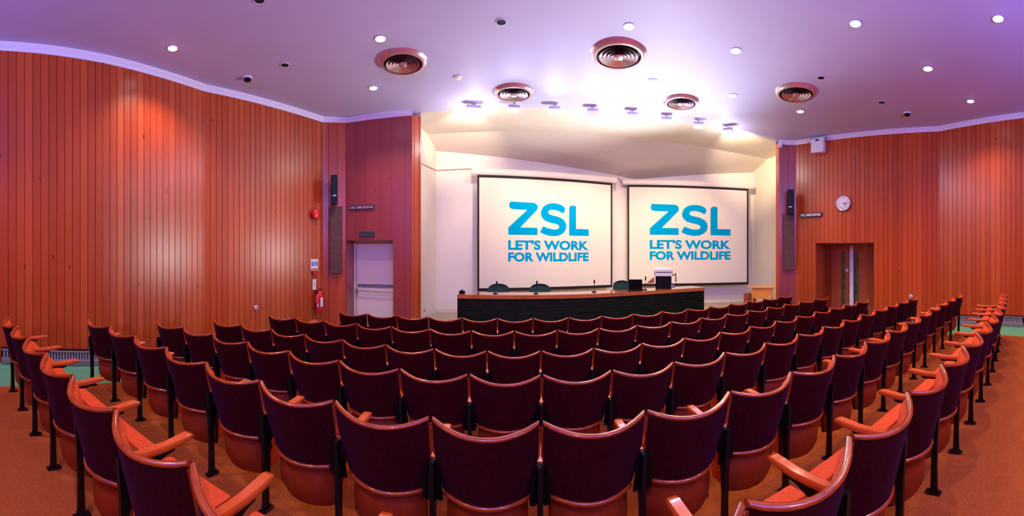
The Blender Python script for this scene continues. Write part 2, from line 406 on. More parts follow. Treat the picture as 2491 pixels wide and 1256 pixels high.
# coving
def cove(name, pts, label):
    mb = MB()
    for a, b in zip(pts, pts[1:]):
        a, b = Vector(a), Vector(b); t = (b-a).normalized(); n = Vector((t.y, -t.x))
        if n.dot(a) > 0: n = -n
        a2, b2 = a-t*.01, b+t*.01
        prof = [(0, ZW-.02), (.018, ZW-.02), (.030, ZW+.02), (.058, ZW+.062), (.075, ZC+.003), (0, ZC+.003)]
        rows = [[(p.x+n.x*o, p.y+n.y*o, z) for o, z in prof] for p in (a2, b2)]
        mb.grid(rows, closed_u=True)
    return struct(mb.build(name, M['cove'], smooth=False), label)
cove('trim_3', [L0, L1, L2, L3, L4, L5, L6], 'white coving along the left walls')
cove('trim_4', [R1, R2, R3, R4, R5], 'white coving along the right walls')
mb = MB()
for a, b in ((L8, BL), (BL, BA), (BA, BR), (BR, R7)):
    a2, b2 = offs(a, b, .012); mb.prism([a2, b2, b, a], -.02, .075)
struct(mb.build('baseboard_stage', M['casing']), 'pale skirting around the stage')

# ceiling, floors
mb = MB()
XS = [-6.5+.5*i for i in range(33)]
def yb_(x):                              # line of the stage opening
    return 8.05 if x < -2 else (7.88 if x > 6.8 else 8.05-.17*(x+2)/8.8)
mb.grid([[(x, y if k < 4 else yb_(x), ZC) for x in XS] for k, y in enumerate([-3.3, 0, 3, 6, 8])])
mb.grid([[(x, y, ZC+.15) for x in (-6.5, 9.5)] for y in (-3.3, 8.05)])
struct(mb.build('ceiling', M['ceil'], fix=False), 'flat ceiling over the seats, violet light put in its colour')
mb = MB()
mb.grid([[(x, yb_(x) if k == 0 else y, ceil_z(y)) for x in XS] for k, y in enumerate([8, 9.56, 10.2, 11, 12.2])])
mb.grid([[(x, y, ceil_z(y)+.15) for x in (-6.5, 9.5)] for y in (7.88, 9.56, 12.2)])
struct(mb.build('ceiling_stage', M['ceilstage'], fix=False), 'stage ceiling sloping down to the back wall, warm light put in its colour')
mb = MB()
xs = [-6.2+i*.8 for i in range(20)]; ys = [-3.3+i*.2 for i in range(64)]
mb.grid([[(x, y, floor_z(x, y)) for x in xs] for y in ys])
struct(mb.build('floor', M['green'], smooth=True, fix=False), 'green aisle floor')
# carpet under the seats and in the rear aisle
cl = [(-4.50, -3.2), (-4.47, .88), (-4.42, 1.6), (-4.42, 2.3), (-4.30, 3.1), (-4.14, 4.1), (-3.84, 5.0), (-3.1, 6.1), (-3.0, 6.5)]
cr = [(7.15, -3.2), (7.15, 1.45), (7.22, 2.0), (7.34, 2.75), (7.25, 3.8), (6.85, 4.8), (6.62, 5.8), (6.45, 6.8), (6.4, 7.2)]
def interp(pl, y):
    for (xa, ya), (xb, yb) in zip(pl, pl[1:]):
        if y <= yb: return xa+(xb-xa)*(y-ya)/(yb-ya)
    return pl[-1][0]
mb = MB(); ny, nx = 80, 24; rows = []
for i in range(ny+1):
    row = []
    for j in range(nx+1):
        u = j/nx; yb = -3.2+i/ny*10.0
        y = yb+(.0 if True else 0)
        xl, xr = interp(cl, y), interp(cr, y); x = xl+(xr-xl)*u
        row.append((x, y, floor_z(x, y)+.006))
    rows.append(row)
mb.grid(rows)
struct(mb.build('floor_carpet', M['carpet'], smooth=True, fix=False), 'rust carpet under the seating and in the rear aisle')
mb = MB(); mb.prism([(-2.5, 8.45), (8.2, 9.1), (8.2, 10.6), (4.1, 11.9), (-2.5, 10.6)], -.3, -.02)
struct(mb.build('floor_platform', M['platform']), 'low speakers platform')

# skirting heaters: casing + fins
def heater(a, b, s0, s1, label):
    a, b = Vector(a), Vector(b); t = (b-a).normalized(); n = Vector((t.y, -t.x))
    if n.dot(a) > 0: n = -n
    p0, p1 = a+t*s0, a+t*s1
    mid = (p0+p1)/2; r = thing('skirting_heater', label, 'heater', (mid.x, mid.y, floor_z(mid.x, mid.y)), 'skirting heaters along the walls')
    def pt(p, o, h): return Vector((p.x+n.x*o, p.y+n.y*o, floor_z(p.x, p.y)+h))-r.location
    def bar(mb, prof):
        K = 8; rows = []
        for i in range(K+1):
            p = p0.lerp(p1, i/K); rows.append([pt(p, o, h) for o, h in prof])
        V = mb.grid(rows, closed_u=True); mb.face(V[0][::-1]); mb.face(V[-1])
    mb = MB(); bar(mb, [(.012, .01), (.09, .01), (.095, .085), (.075, .095), (.012, .095)]); bar(mb, [(.012, .205), (.085, .205), (.085, .222), (.012, .222)])
    mb.build('casing', M['heater'], r)
    mb = MB(); bar(mb, [(.012, .0955), (.03, .0955), (.03, .204), (.012, .204)]); mb.build('back_plate', M['black'], r)
    mb = MB(); n_f = int((s1-s0)/.045)
    for i in range(n_f):
        p = p0.lerp(p1, (i+.5)/n_f); q = p+t*.028
        c = [pt(p, .045, .097), pt(q, .045, .097), pt(q, .075, .097), pt(p, .075, .097)]; d = [pt(p, .040, .204), pt(q, .040, .204), pt(q, .068, .204), pt(p, .068, .204)]
        A = mb.verts(c); B = mb.verts(d); mb.face(A[::-1]); mb.face(B)
        for k in range(4): mb.face([A[k], A[(k+1) % 4], B[(k+1) % 4], B[k]])
    g = mb.build('grille', M['heatgrille'], r)
    mb = MB(); bar(mb, [(.012, .223), (.035, .223), (.035, .240), (.012, .240)]); mb.build('shadow_gap', M['black'], r)
    return r
heater(L1, L2, .02, plen(L1, L2)-.02, 'grey skirting heater on the left wall by the end of the back row')
heater(L2, L3, .12, plen(L2, L3)-.05, 'grey skirting heater on the left wall behind the second row chairs')
heater(L3, L4, .1, plen(L3, L4)-.1, 'grey skirting heater at the foot of the far left wall below the extinguisher')
heater(R3, R4, .1, 1.55, 'grey skirting heater on the right wall nearest the double door')
heater(R2, R3, .0, plen(R2, R3)-.12, 'grey skirting heater on the right wall behind the end of the back row')

# ---------------------------------------------------------------- theatre chairs
ROWS = [
[(-4.282, 0.933), (-3.744, 0.908), (-3.203, 0.886), (-2.657, 0.869), (-2.109, 0.858), (-1.559, 0.852), (-1.007, 0.852), (-0.454, 0.858), (0.099, 0.872), (0.65, 0.893), (1.201, 0.922), (1.749, 0.958), (2.294, 1.003), (2.835, 1.056), (3.37, 1.117), (3.901, 1.187), (4.424, 1.266), (4.94, 1.353), (5.447, 1.448), (5.944, 1.552), (6.432, 1.664), (6.908, 1.784)],
[(-4.365, 2.005), (-3.794, 2.018), (-3.225, 2.003), (-2.657, 1.972), (-2.092, 1.933), (-1.529, 1.893), (-0.968, 1.86), (-0.411, 1.837), (0.143, 1.828), (0.694, 1.836), (1.242, 1.862), (1.787, 1.905), (2.329, 1.966), (2.871, 2.042), (3.411, 2.13), (3.952, 2.228), (4.495, 2.332), (5.04, 2.437), (5.589, 2.538), (6.144, 2.63), (6.705, 2.706), (7.274, 2.76)],
[(-4.198, 2.966), (-3.651, 2.993), (-3.103, 2.984), (-2.553, 2.954), (-2.0, 2.914), (-1.445, 2.875), (-0.888, 2.842), (-0.331, 2.823), (0.227, 2.819), (0.782, 2.834), (1.336, 2.868), (1.887, 2.92), (2.433, 2.988), (2.976, 3.07), (3.514, 3.162), (4.047, 3.261), (4.577, 3.362), (5.102, 3.461), (5.625, 3.553), (6.144, 3.634), (6.662, 3.701), (7.177, 3.749)],
[(-4.049, 3.909), (-3.52, 3.95), (-2.988, 3.951), (-2.453, 3.928), (-1.912, 3.894), (-1.365, 3.859), (-0.814, 3.832), (-0.259, 3.818), (0.299, 3.822), (0.858, 3.844), (1.417, 3.887), (1.974, 3.947), (2.528, 4.024), (3.078, 4.114), (3.623, 4.214), (4.162, 4.317), (4.695, 4.421), (5.22, 4.521), (5.738, 4.611), (6.249, 4.687), (6.75, 4.746)],
[(-3.723, 4.847), (-3.214, 4.883), (-2.697, 4.886), (-2.169, 4.871), (-1.631, 4.847), (-1.084, 4.824), (-0.53, 4.809), (0.029, 4.808), (0.592, 4.824), (1.155, 4.859), (1.717, 4.914), (2.275, 4.987), (2.828, 5.076), (3.374, 5.178), (3.914, 5.289), (4.448, 5.403), (4.976, 5.514), (5.5, 5.617), (6.023, 5.703), (6.548, 5.767)],
[(-2.917, 5.812), (-2.401, 5.836), (-1.871, 5.836), (-1.331, 5.823), (-0.782, 5.808), (-0.228, 5.798), (0.329, 5.799), (0.888, 5.815), (1.444, 5.85), (1.998, 5.903), (2.548, 5.975), (3.093, 6.065), (3.634, 6.17), (4.173, 6.286), (4.71, 6.408), (5.25, 6.532), (5.797, 6.651), (6.355, 6.76)],
]
DH = [.743, .830, .922, 1.001, .999, 1.007]
W = .55
SAG, DIP, ZT, ZB = .115, .038, .88, .445
def hw(z):
    pts = [(.15, .205), (.44, .228), (.58, .252), (.65, .258), (.68, .2705), (.72, .2715), (.88, .2715), (1, .2715)]
    for (a, wa), (b, wb) in zip(pts, pts[1:]):
        if z <= b: return wa+(wb-wa)*(z-a)/(b-a)
def ztop(u): return ZT-DIP*(1-abs(u)**2.2)
def back_pt(u, z, off=0):               # off > 0 moves towards the sitter
    y = -SAG*(1-u*u)+(.11*(ZT-z)/.43 if z > .4 else .11*(ZT-.4)/.43)
    # normal of the plan curve
    tx, ty = hw(z), SAG*2*u
    l = math.hypot(tx, ty)
    return Vector((hw(z)*u-ty/l*off, y+tx/l*off, z))
def make_chair(parts_only=None):
    NU = 14
    us = [-1+2*i/NU for i in range(NU+1)]
    P = {}
    # outer shell of the back
    mb = MB(); zs = [0, .12, .3, .5, .7, .88, 1]
    outer = [[back_pt(u, ZB+.018+(ztop(u)-.022-ZB-.018)*v, 0) for u in us] for v in zs]
    inner = [[back_pt(u, ZB+.018+(ztop(u)-.022-ZB-.018)*v, .014) for u in us] for v in zs]
    a = mb.grid(outer); b = mb.grid(inner, flip=True)
    n = len(zs)
    for j in range(NU): mb.face([a[0][j], b[0][j], b[0][j+1], a[0][j+1]]); mb.face([a[-1][j+1], b[-1][j+1], b[-1][j], a[-1][j]])
    for i in range(n-1): mb.face([a[i][0], a[i+1][0], b[i+1][0], b[i][0]]); mb.face([a[i+1][-1], a[i][-1], b[i][-1], b[i+1][-1]])
    P['backrest'] = mb.build('backrest', M['velvet'], smooth=True, ang=40)
    # padded front of the back
    mb = MB(); vs = [0, .04, .15, .4, .7, .93, 1]
    def thick(u, v): 
        e = min((1-abs(u))/.16, 1); f = min(v/.06, (1-v)/.06, 1)
        return .016+.032*math.sqrt(max(0, e*(2-e)))*math.sqrt(max(0, f*(2-f)))
    us2 = [u*.975 for u in us]
    fr = [[back_pt(u, .47+(ztop(u)-.022-.47)*v, thick(u, v)) for u in us2] for v in vs]
    bk = [[back_pt(u, .47+(ztop(u)-.022-.47)*v, .0145) for u in us2] for v in vs]
    a = mb.grid(fr, flip=True); b = mb.grid(bk); n = len(vs)
    for j in range(NU): mb.face([b[0][j], a[0][j], a[0][j+1], b[0][j+1]]); mb.face([b[-1][j+1], a[-1][j+1], a[-1][j], b[-1][j]])
    for i in range(n-1): mb.face([b[i][0], b[i+1][0], a[i+1][0], a[i][0]]); mb.face([b[i+1][-1], b[i][-1], a[i][-1], a[i+1][-1]])
    P['back_cushion'] = mb.build('back_cushion', M['cushion'], smooth=True, ang=60)
    # top rail: rounded oval moulding over the curved top edge
    mb = MB(); path = [back_pt(u, ztop(u)-.008, .010) for u in us]
    path = [Vector((max(-.2715, min(.2715, p.x)), p.y, p.z)) for p in path]
    rows = []
    for i, p in enumerate(path):
        t = (path[min(i+1, NU)]-path[max(i-1, 0)]).normalized(); side = Vector((t.y, -t.x, 0)).normalized(); up = side.cross(t).normalized()
        if up.z < 0: up = -up
        if i in (0, NU): side = Vector((0, -1, 0)); up = Vector((0, 0, 1))
        rows.append([p+side*.0155*math.cos(2*PI*k/12)+up*.0115*math.sin(2*PI*k/12) for k in range(12)])
    V = mb.grid(rows, closed_u=True); mb.face(V[0][::-1]); mb.face(V[-1])
    P['top_rail'] = mb.build('top_rail', M['rail'], smooth=True, ang=50)
    # bottom rail
    mb = MB(); usb = [u*.96 for u in us]
    rows = []
    for u in usb:
        p = back_pt(u, ZB+.004, .004)
        tx, ty = hw(ZB), SAG*2*u; l = math.hypot(tx, ty); nrm = Vector((-ty/l, tx/l, 0))
        rows.append([p+nrm*.016*math.cos(2*PI*k/10)+Vector((0, 0, .0135*math.sin(2*PI*k/10))) for k in range(10)])
    V = mb.grid(rows, closed_u=True); mb.face(V[0][::-1]); mb.face(V[-1])
    P['bottom_rail'] = mb.build('bottom_rail', M['rail'], smooth=True, ang=50)
    # side trims: slim wooden edge strips below the horns
    for sgn in (-1, 1):
        mb = MB(); pts = [back_pt(sgn, z, 0) for z in (.855, .80, .74, .69, .662)]
        rows = []
        for i, p in enumerate(pts):
            w = .0055 if i < 4 else .003
            c = Vector((p.x-sgn*.003, p.y-.004, p.z))
            rows.append([c+Vector((w*.9*math.cos(2*PI*k/8), w*math.sin(2*PI*k/8), 0)) for k in range(8)])
        V = mb.grid(rows, closed_u=True); mb.face(V[0][::-1]); mb.face(V[-1])
        P['edge_strip%d' % sgn] = mb.build('edge_strip', M['rail'], smooth=True)
    # tipped-up seat
    mb = MB()
    prof = []                               # (y rear/front offsets, z) ring in the YZ plane for each u
    def seat_ring(u):
        k = 1-u*u; yr = lambda z: -SAG*.92*k+.11*(ZT-max(z, .40))/.43+.058
        e = .012 if abs(u) > .96 else 0
        r = [(yr(.60), .585-e), (yr(.5), .50), (yr(.43)-.0, .435), (yr(.40)-.030, .400), (yr(.34)-.040, .31), (yr(.3)-.030, .22), (yr(.25)+.0, .170+e),
             (.165-e, .170+e), (.180-e, .20), (.186-e, .32), (.186-e, .48), (.184-e, .585-e), (.175, .600-e), (yr(.6)+.03, .600-e)]
        return [Vector((u*.216, y, z)) for y, z in r]
    uu = [-1, -.97, -.8, -.55, -.28, 0, .28, .55, .8, .97, 1]
    V = mb.grid([seat_ring(u) for u in uu], closed_u=True); mb.face(V[0][::-1]); mb.face(V[-1])
    P['seat'] = mb.build('seat', M['seatunder'], smooth=True, ang=50)
    mb = MB(); mb.box((0, .242, .405), (.425, .104, .40), bev=.022); P['seat_pad'] = mb.build('seat_pad', M['cushion'], smooth=True, ang=50)
    return P
def stanchion(xc):
    out = [(.03, 0), (.10, 0), (.088, .04), (.080, .25), (.082, .36), (.11, .46), (.19, .53), (.30, .575), (.36, .585), (.36, .598), (.13, .598), (.085, .61), (.062, .640), (.040, .648), (.018, .640), (.020, .60), (.030, .48), (.036, .36), (.042, .20), (.040, .04)]
    mb = MB(); t = .013
    A = mb.verts([(xc-t, y, z) for y, z in out]); B = mb.verts([(xc+t, y, z) for y, z in out])
    mb.face(A[::-1]); mb.face(B); n = len(out)
    for i in range(n): mb.face([A[i], A[(i+1) % n], B[(i+1) % n], B[i]])
    mb.box((xc, .070, .006), (.045, .11, .012), bev=.003)
    # rounded iron shield behind the joint of the two backs
    rows = []
    for z, w in ((.650, .004), (.643, .016), (.625, .029), (.59, .041), (.54, .049), (.46, .054), (.43, .052), (.41, .030)):
        yj = .11*(ZT-z)/.43
        row = []
        for q in (-1, -.6, -.25, 0, .25, .6, 1):
            x = q*w; row.append((xc+x, yj-.012-SAG*(1-(1-abs(x)/.255)**2), z))
        rows.append(row)
    Fv = mb.grid(rows); Bv = mb.grid([[(x, y+.007, z) for x, y, z in r] for r in rows], flip=True)
    for j in range(6): mb.face([Fv[0][j], Bv[0][j], Bv[0][j+1], Fv[0][j+1]]); mb.face([Fv[-1][j+1], Bv[-1][j+1], Bv[-1][j], Fv[-1][j]])
    for i in range(len(rows)-1): mb.face([Fv[i][0], Fv[i+1][0], Bv[i+1][0], Bv[i][0]]); mb.face([Fv[i+1][-1], Fv[i][-1], Bv[i][-1], Bv[i+1][-1]])
    return mb.build('leg', M['iron'])
def arm(xc):
    mb = MB(); st = [(.085, .606, .022, .016), (.13, .606, .023, .017), (.22, .602, .024, .017), (.31, .601, .026, .017), (.39, .607, .028, .017), (.45, .613, .028, .016), (.478, .612, .024, .012), (.487, .610, .014, .006)]
    rows = []
    for y, z, w, h in st:
        rows.append([Vector((xc+w*sx, y, z+.016+h*sz)) for sx, sz in ((-1, -.6), (-.85, -1), (.85, -1), (1, -.6), (1, .5), (.8, 1), (-.8, 1), (-1, .5))])
    V = mb.grid(rows, closed_u=True); mb.face(V[0][::-1]); mb.face(V[-1])
    return mb.build('armrest', M['arm'], smooth=True, ang=40)
PARTS = make_chair()
LEGL, ARML = stanchion(-W/2), arm(-W/2)
LEGR, ARMR = stanchion(W/2), arm(W/2)
protos = list(PARTS.values())+[LEGL, ARML, LEGR, ARMR]
ORD = ['', 'first', 'second', 'third', 'fourth', 'fifth', 'sixth', 'seventh', 'eighth', 'ninth', 'tenth', 'eleventh', 'twelfth', 'thirteenth', 'fourteenth', 'fifteenth', 'sixteenth', 'seventeenth', 'eighteenth', 'nineteenth', 'twentieth', 'twenty-first', 'twenty-second']
RN = ['back row', 'second row from the back', 'third row from the back', 'third row from the stage', 'second row from the stage', 'front row before the desk']
first_used = False
for ri, row in enumerate(ROWS):
    zrow = EYE-DH[ri]-.88; n = len(row)-1
    for k in range(n):
        a, b = Vector(row[k]), Vector(row[k+1]); mid = (a+b)/2; w = (b-a).length
        if n-k <= n/2: pos = ('rightmost' if k == n-1 else ORD[n-k]+' from the right end')
        else: pos = ('leftmost' if k == 0 else ORD[k+1]+' from the left end')
        t = thing('theatre_chair', 'maroon tip-up theatre chair, %s of the %s' % (pos, RN[ri]), 'chair', (mid.x, mid.y, zrow), 'tip-up theatre chairs in the '+RN[ri], math.atan2(b.y-a.y, b.x-a.x))
        t.scale = (w/W*.998, 1, 1)
        pieces = list(PARTS.values())+[LEGL, ARML]+([LEGR, ARMR] if k == n-1 else [])
        for p in pieces:
            c = p.copy(); COL.objects.link(c); c.parent = t
for p in protos: bpy.data.objects.remove(p)

# ---------------------------------------------------------------- screens
def screen(line, TL, BLp, TR, BRp, c0, c1, ch0, ch1, logo, label):
    """pixel corners of the black bordered cloth, of the casing and of the lettering"""
    a, b = offs(*line, .42)
    xl, xr = TL[0], TR[0]
    f0 = on_line(xl, 600, a, b); f1 = on_line(xr, 600, a, b)
    f = Frame((f0.x, f0.y, 0), (f1-f0).xy); wd = (f1-f0).xy.length
    zt = (on_line(xl, TL[1], a, b).z+on_line(xr, TR[1], a, b).z)/2; zb = (on_line(xl, BLp[1], a, b).z+on_line(xr, BRp[1], a, b).z)/2
    r = thing('projection_screen', label, 'screen', (0, 0, 0), 'projector screens on the back wall')
    r.location = f.o.copy(); f.o = Vector((0, 0, 0))
    bw = .055
    mb = MB(); fbox(mb, f, (wd/2, (zt+zb)/2, 0), (wd-2*bw, zt-zb-2*bw, .004)); mb.build('cloth', M['screen'], r)
    mb = MB()
    fbox(mb, f, (bw/2, (zt+zb)/2, 0), (bw, zt-zb, .006)); fbox(mb, f, (wd-bw/2, (zt+zb)/2, 0), (bw, zt-zb, .006))
    fbox(mb, f, (wd/2, zt-bw*.6, 0), (wd-2*bw, bw*1.2, .006)); fbox(mb, f, (wd/2, zb+bw/2, 0), (wd-2*bw, bw, .006))
    mb.build('border', M['screenblack'], r)
    mb = MB(); fbox(mb, f, (wd/2, zb-.012, 0), (wd, .024, .03), .004); mb.build('weight_bar', M['black'], r)
    # casing
    g0 = on_line(c0[0], 600, a, b); g1 = on_line(c1[0], 600, a, b); s_0 = (g0-f0).xy.dot(f.r.xy); s_1 = (g1-f0).xy.dot(f.r.xy)
    zc0, zc1 = zt+.005, (on_line(c0[0], c0[1], a, b).z+on_line(c1[0], c1[1], a, b).z)/2
    h = zc1-zc0
    mb = MB(); prof = [(-.05, 0), (.03, 0), (.06, h*.18), (.068, h*.5), (.055, h*.85), (.03, h), (-.05, h)]
    V = mb.grid([[f.p(s, zc0+v, n+.0) for n, v in prof] for s in (s_0+.02, s_1-.02)], closed_u=True); mb.face(V[0][::-1]); mb.face(V[-1])
    cs = mb.build('casing', M['casing'], r, smooth=True, ang=40)
    for s in (s_0+.008, s_1-.008):
        mb = MB(); fbox(mb, f, (s, zc0+h/2, .008), (.016, h+.03, .135), .004); mb.build('end_cap', M['casing'], r)
    # lettering
    lx0, lx1, ly0, ly1 = logo
    e0 = on_line(lx0, 600, a, b); e1 = on_line(lx1, 600, a, b)
    sa = (e0-f0).xy.dot(f.r.xy); sb = (e1-f0).xy.dot(f.r.xy)
    da, db = e0.xy.length, e1.xy.length
    def lp(u, v, n=.0032):               # u 0..1 across, v 0..1 downwards
        zt_ = EYE+(HZ-ly0)/F*(da+db)/2; zb_ = EYE+(HZ-ly1)/F*(da+db)/2
        return f.p(sa+(sb-sa)*u, zt_+(zb_-zt_)*v, n)
    BX0, BX1, BY0, BY1 = 250, 1617, 180, 1168
    def cp(x, y): return lp((x-BX0)/(BX1-BX0), (y-BY0)/(BY1-BY0))
    Zp = [(285, 178), (660, 187), (695, 196), (722, 220), (733, 250), (728, 285), (710, 315), (445, 600), (728, 602), (728, 722), (252, 722), (252, 606), (558, 308), (325, 302), (290, 292), (268, 262), (266, 225)]
    Sp = [(1160, 348), (1190, 308), (1197, 270), (1178, 235), (1140, 208), (1085, 190), (1030, 181), (975, 181), (915, 192), (855, 222), (808, 268), (782, 340), (790, 400), (822, 452), (875, 489), (950, 512), (1020, 524), (1070, 540), (1094, 565), (1092, 595), (1065, 615), (1020, 623), (960, 618), (890, 600), (822, 573), (768, 675), (850, 712), (930, 732), (1000, 737), (1075, 728), (1145, 698), (1195, 648), (1219, 585), (1212, 515), (1180, 462), (1130, 428), (1065, 404), (985, 387), (930, 370), (907, 343), (912, 315), (940, 297), (990, 291), (1060, 301), (1115, 322)]
    Lp = [(1268, 240), (1288, 213), (1325, 203), (1362, 205), (1388, 216), (1388, 606), (1617, 606), (1617, 722), (1266, 722)]
    mb = MB()
    from mathutils.geometry import tessellate_polygon
    for P in (Zp, Sp, Lp):
        tris = tessellate_polygon([[Vector((x, -y, 0)) for x, y in P]]); V = mb.verts([cp(x, y) for x, y in P])
        for t in tris: mb.face([V[i] for i in t])
    for txt, y0, y1 in (("LET'S WORK", 806, 972), ("FOR WILDLIFE", 1010, 1165)):
        vs, fs = text_verts(txt, .042); V = mb.verts([cp(BX0+u*(BX1-BX0), y1-(y1-y0)*v) for u, v in vs])
        for q in fs: mb.face([V[i] for i in q])
    lt = mb.build('lettering', M['cyan'], r, fix=False); lt['label'] = 'cyan ZSL LET\'S WORK FOR WILDLIFE lettering'
    return r, f
screen((BL, BA), (1161, 427), (1161, 707), (1489.5, 445), (1489.5, 697), (1147, 411), (1500, 432), 14, 13, (1236, 1432, 495, 637), 'large white projection screen with cyan lettering, the left one of two')
screen((BA, BR), (1526.5, 447), (1526.5, 693), (1820.5, 463), (1820.5, 692), (1514, 433), (1832, 452), 13, 12, (1580.5, 1777, 499, 633), 'large white projection screen with cyan lettering, the right one by the lectern')
# cable along the left stage wall
mb = MB()
pts = [on_line(1025, 398, *offs(L8, BL, .012)), on_line(1061, 414.5, *offs(L8, BL, .02)), on_line(1100, 413, *offs(BL, BA, .012)), on_line(1146, 411, *offs(BL, BA, .012))]
mb.tube(pts, .008, 6); tag(mb.build('power_cable', M['redd']), 'thin brown cable along the stage wall to the left screen', 'cable')
mb = MB(); mb.tube([on_line(1500, 433, *offs(BL, BA, .10)), on_line(1507, 436, *offs(BL, BA, .06)), on_line(1512, 443, *offs(BL, BA, .06)), on_line(1514, 448, *offs(BL, BA, .08))], .008, 6)
tag(mb.build('power_cable', M['redd']), 'short brown cable looping between the two screen casings', 'cable')

# ---------------------------------------------------------------- speakers' desk
dk = [at_h(1112, 717, .73), at_h(1210, 718.5, .73), at_h(1310, 718.8, .73), at_h(1400, 717, .73), at_h(1480, 714, .73), at_h(1540, 710.5, .73), at_h(1598, 706.5, .73), at_h(1660, 703, .73), at_h(1714, 699.5, .73)]
fr = [p.xy for p in dk]
# smooth the front edge
for _ in range(2): fr = [fr[0]]+[(fr[i-1]+fr[i]*2+fr[i+1])/4 for i in range(1, len(fr)-1)]+[fr[-1]]
bk = []
for i, p in enumerate(fr):
    t = (fr[min(i+1, len(fr)-1)]-fr[max(i-1, 0)]).normalized(); bk.append(p+Vector((-t.y, t.x))*.62)
r = thing('speakers_desk', 'long curved desk with wooden top on a black brick front', 'desk', (fr[4].x, fr[4].y, -.26))
def rel(p, z): return Vector((p.x-r.location.x, p.y-r.location.y, z-r.location.z))
mb = MB(); out = [rel(p, 0) for p in fr]+[rel(p, 0) for p in bk[::-1]]
mb.prism([(p.x, p.y) for p in out], .73-.085+.26, .73+.26); o = mb.build('desk_top', M['desk'], r)
mb = MB(); u = 0; K = len(fr)
ins = []
for i, p in enumerate(fr):
    t = (fr[min(i+1, K-1)]-fr[max(i-1, 0)]).normalized(); ins.append(p+Vector((-t.y, t.x))*.02)
rows_u = [0]
for i in range(1, K): rows_u.append(rows_u[-1]+(ins[i]-ins[i-1]).length)
for i in range(K-1):
    a, b = rel(ins[i], 0), rel(ins[i+1], 0); z0, z1 = 0, .73-.085+.26
    mb.poly([(a.x, a.y, z0), (b.x, b.y, z0), (b.x, b.y, z1), (a.x, a.y, z1)], [(rows_u[i], z0), (rows_u[i+1], z0), (rows_u[i+1], z1), (rows_u[i], z1)])
    t = (ins[i+1]-ins[i]).normalized(); n = Vector((-t.y, t.x))*.11
    mb.poly([(b.x+n.x, b.y+n.y, z0), (a.x+n.x, a.y+n.y, z0), (a.x+n.x, a.y+n.y, z1), (b.x+n.x, b.y+n.y, z1)])
for i, sgn in ((0, 1), (K-1, -1)):
    p = rel(ins[i], 0); q = rel(bk[i]+(fr[i]-bk[i])*.1, 0)
    P4 = [(q.x, q.y, 0), (p.x, p.y, 0), (p.x, p.y, .905), (q.x, q.y, .905)]
    mb.poly(P4 if sgn > 0 else P4[::-1], [(0, 0), (.5, 0), (.5, .9), (0, .9)] if sgn > 0 else [(0, .9), (.5, .9), (.5, 0), (0, 0)])
mb.build('brick_front', M['brick'], r, fix=False)
DT = .73                                   # desk top height
def desk_pt(x, y): return at_h(x, y, DT)
# microphones
def mic(x, y, xt, yt, label, lit=False):
    p = desk_pt(x, y); d = p.xy.length
    h = (y-yt)/F*d
    r = thing('desk_microphone', label, 'microphone', p+Vector((0, 0, .001)), 'gooseneck microphones on the desk')
    mb = MB(); mb.lathe([(.055, 0), (.055, .008), (.045, .016), (.012, .020), (.008, .03)], (0, 0, 0), n=16); mb.build('base', M['black'], r, smooth=True)
    dx = (xt-x)/F*d; top = Vector((dx, 0, h))
    mb = MB(); mb.tube([Vector((0, 0, .02)), top*.35, top*.7], .005, 6); mb.build('gooseneck', M['black'], r, smooth=True)
    mb = MB(); mb.tube([top*.7, top*.72, top*.97, top], [.008, .016, .018, .009], 10); mb.build('capsule', M['black'], r, smooth=True)
mic(1205, 715, 1208.5, 684.5, 'black gooseneck microphone in front of the leftmost green chair')
mic(1303.5, 715, 1306.5, 683.5, 'black gooseneck microphone in front of the second green chair from the left')
mic(1445, 711, 1446, 681.5, 'black gooseneck microphone standing alone between two green chairs')
mic(1569, 705.5, 1570.5, 673, 'black gooseneck microphone between the laptop and the overhead projector')
# green chairs behind the desk
def green_chair(xl, xr, yt, label, yb=712):
    xc = (xl+xr)/2
    # stand the chair about .45 m behind the desk
    p = desk_pt(xc, yb-6); dd = p.xy.length+.62; t = az(xc)
    pos = Vector((dd*math.sin(t), dd*math.cos(t), -.02)); w = (xr-xl)/F*dd; top = EYE-(yt-HZ)/F*dd+.02
    r = thing('conference_chair', label, 'chair', pos, 'dark green chairs behind the desk', PI-t)
    hh = .40; rows = []
    def pt(u, v, off): 
        zz = top-hh+hh*v; k = (1 if v < .45 else math.sqrt(max(.0, 1-((v-.45)/.55)**3.2)))
        return Vector((w/2*u*max(k, .05)*(1), .02-.06*u*u*0-.04*(1-u*u)+off, zz))
    mb = MB(); us = [-1+i/6 for i in range(13)]; vs = [0, .1, .25, .45, .6, .72, .82, .9, .96, 1]
    A = mb.grid([[pt(u, v, 0) for u in us] for v in vs]); B = mb.grid([[pt(u, v, .05) for u in us] for v in vs], flip=True)
    for j in range(12): mb.face([A[0][j], B[0][j], B[0][j+1], A[0][j+1]]); mb.face([A[-1][j+1], B[-1][j+1], B[-1][j], A[-1][j]])
    for i in range(len(vs)-1): mb.face([A[i][0], A[i+1][0], B[i+1][0], B[i][0]]); mb.face([A[i+1][-1], A[i][-1], B[i][-1], B[i+1][-1]])
    bk_ = mb.build('backrest', M['fabgreen'], r, smooth=True, ang=50)
    mb = MB(); mb.box((0, .24, .44), (.46, .44, .07), bev=.025); mb.build('seat', M['fabgreen'], r)
    mb = MB(); mb.tube([(0, .02, top-.32), (0, -.0, .44), (0, .16, .405)], .018, 8); mb.build('back_support', M['black'], r)
    for sx in (-1, 1):
        for yy in (.06, .42):
            mb = MB(); mb.tube([(sx*.18, yy, .41), (sx*.20, yy, 0)], .012, 8); mb.build('leg', M['black'], r)
green_chair(1186.5, 1239, 690, 'dark green upholstered chair behind the desk, leftmost of three')
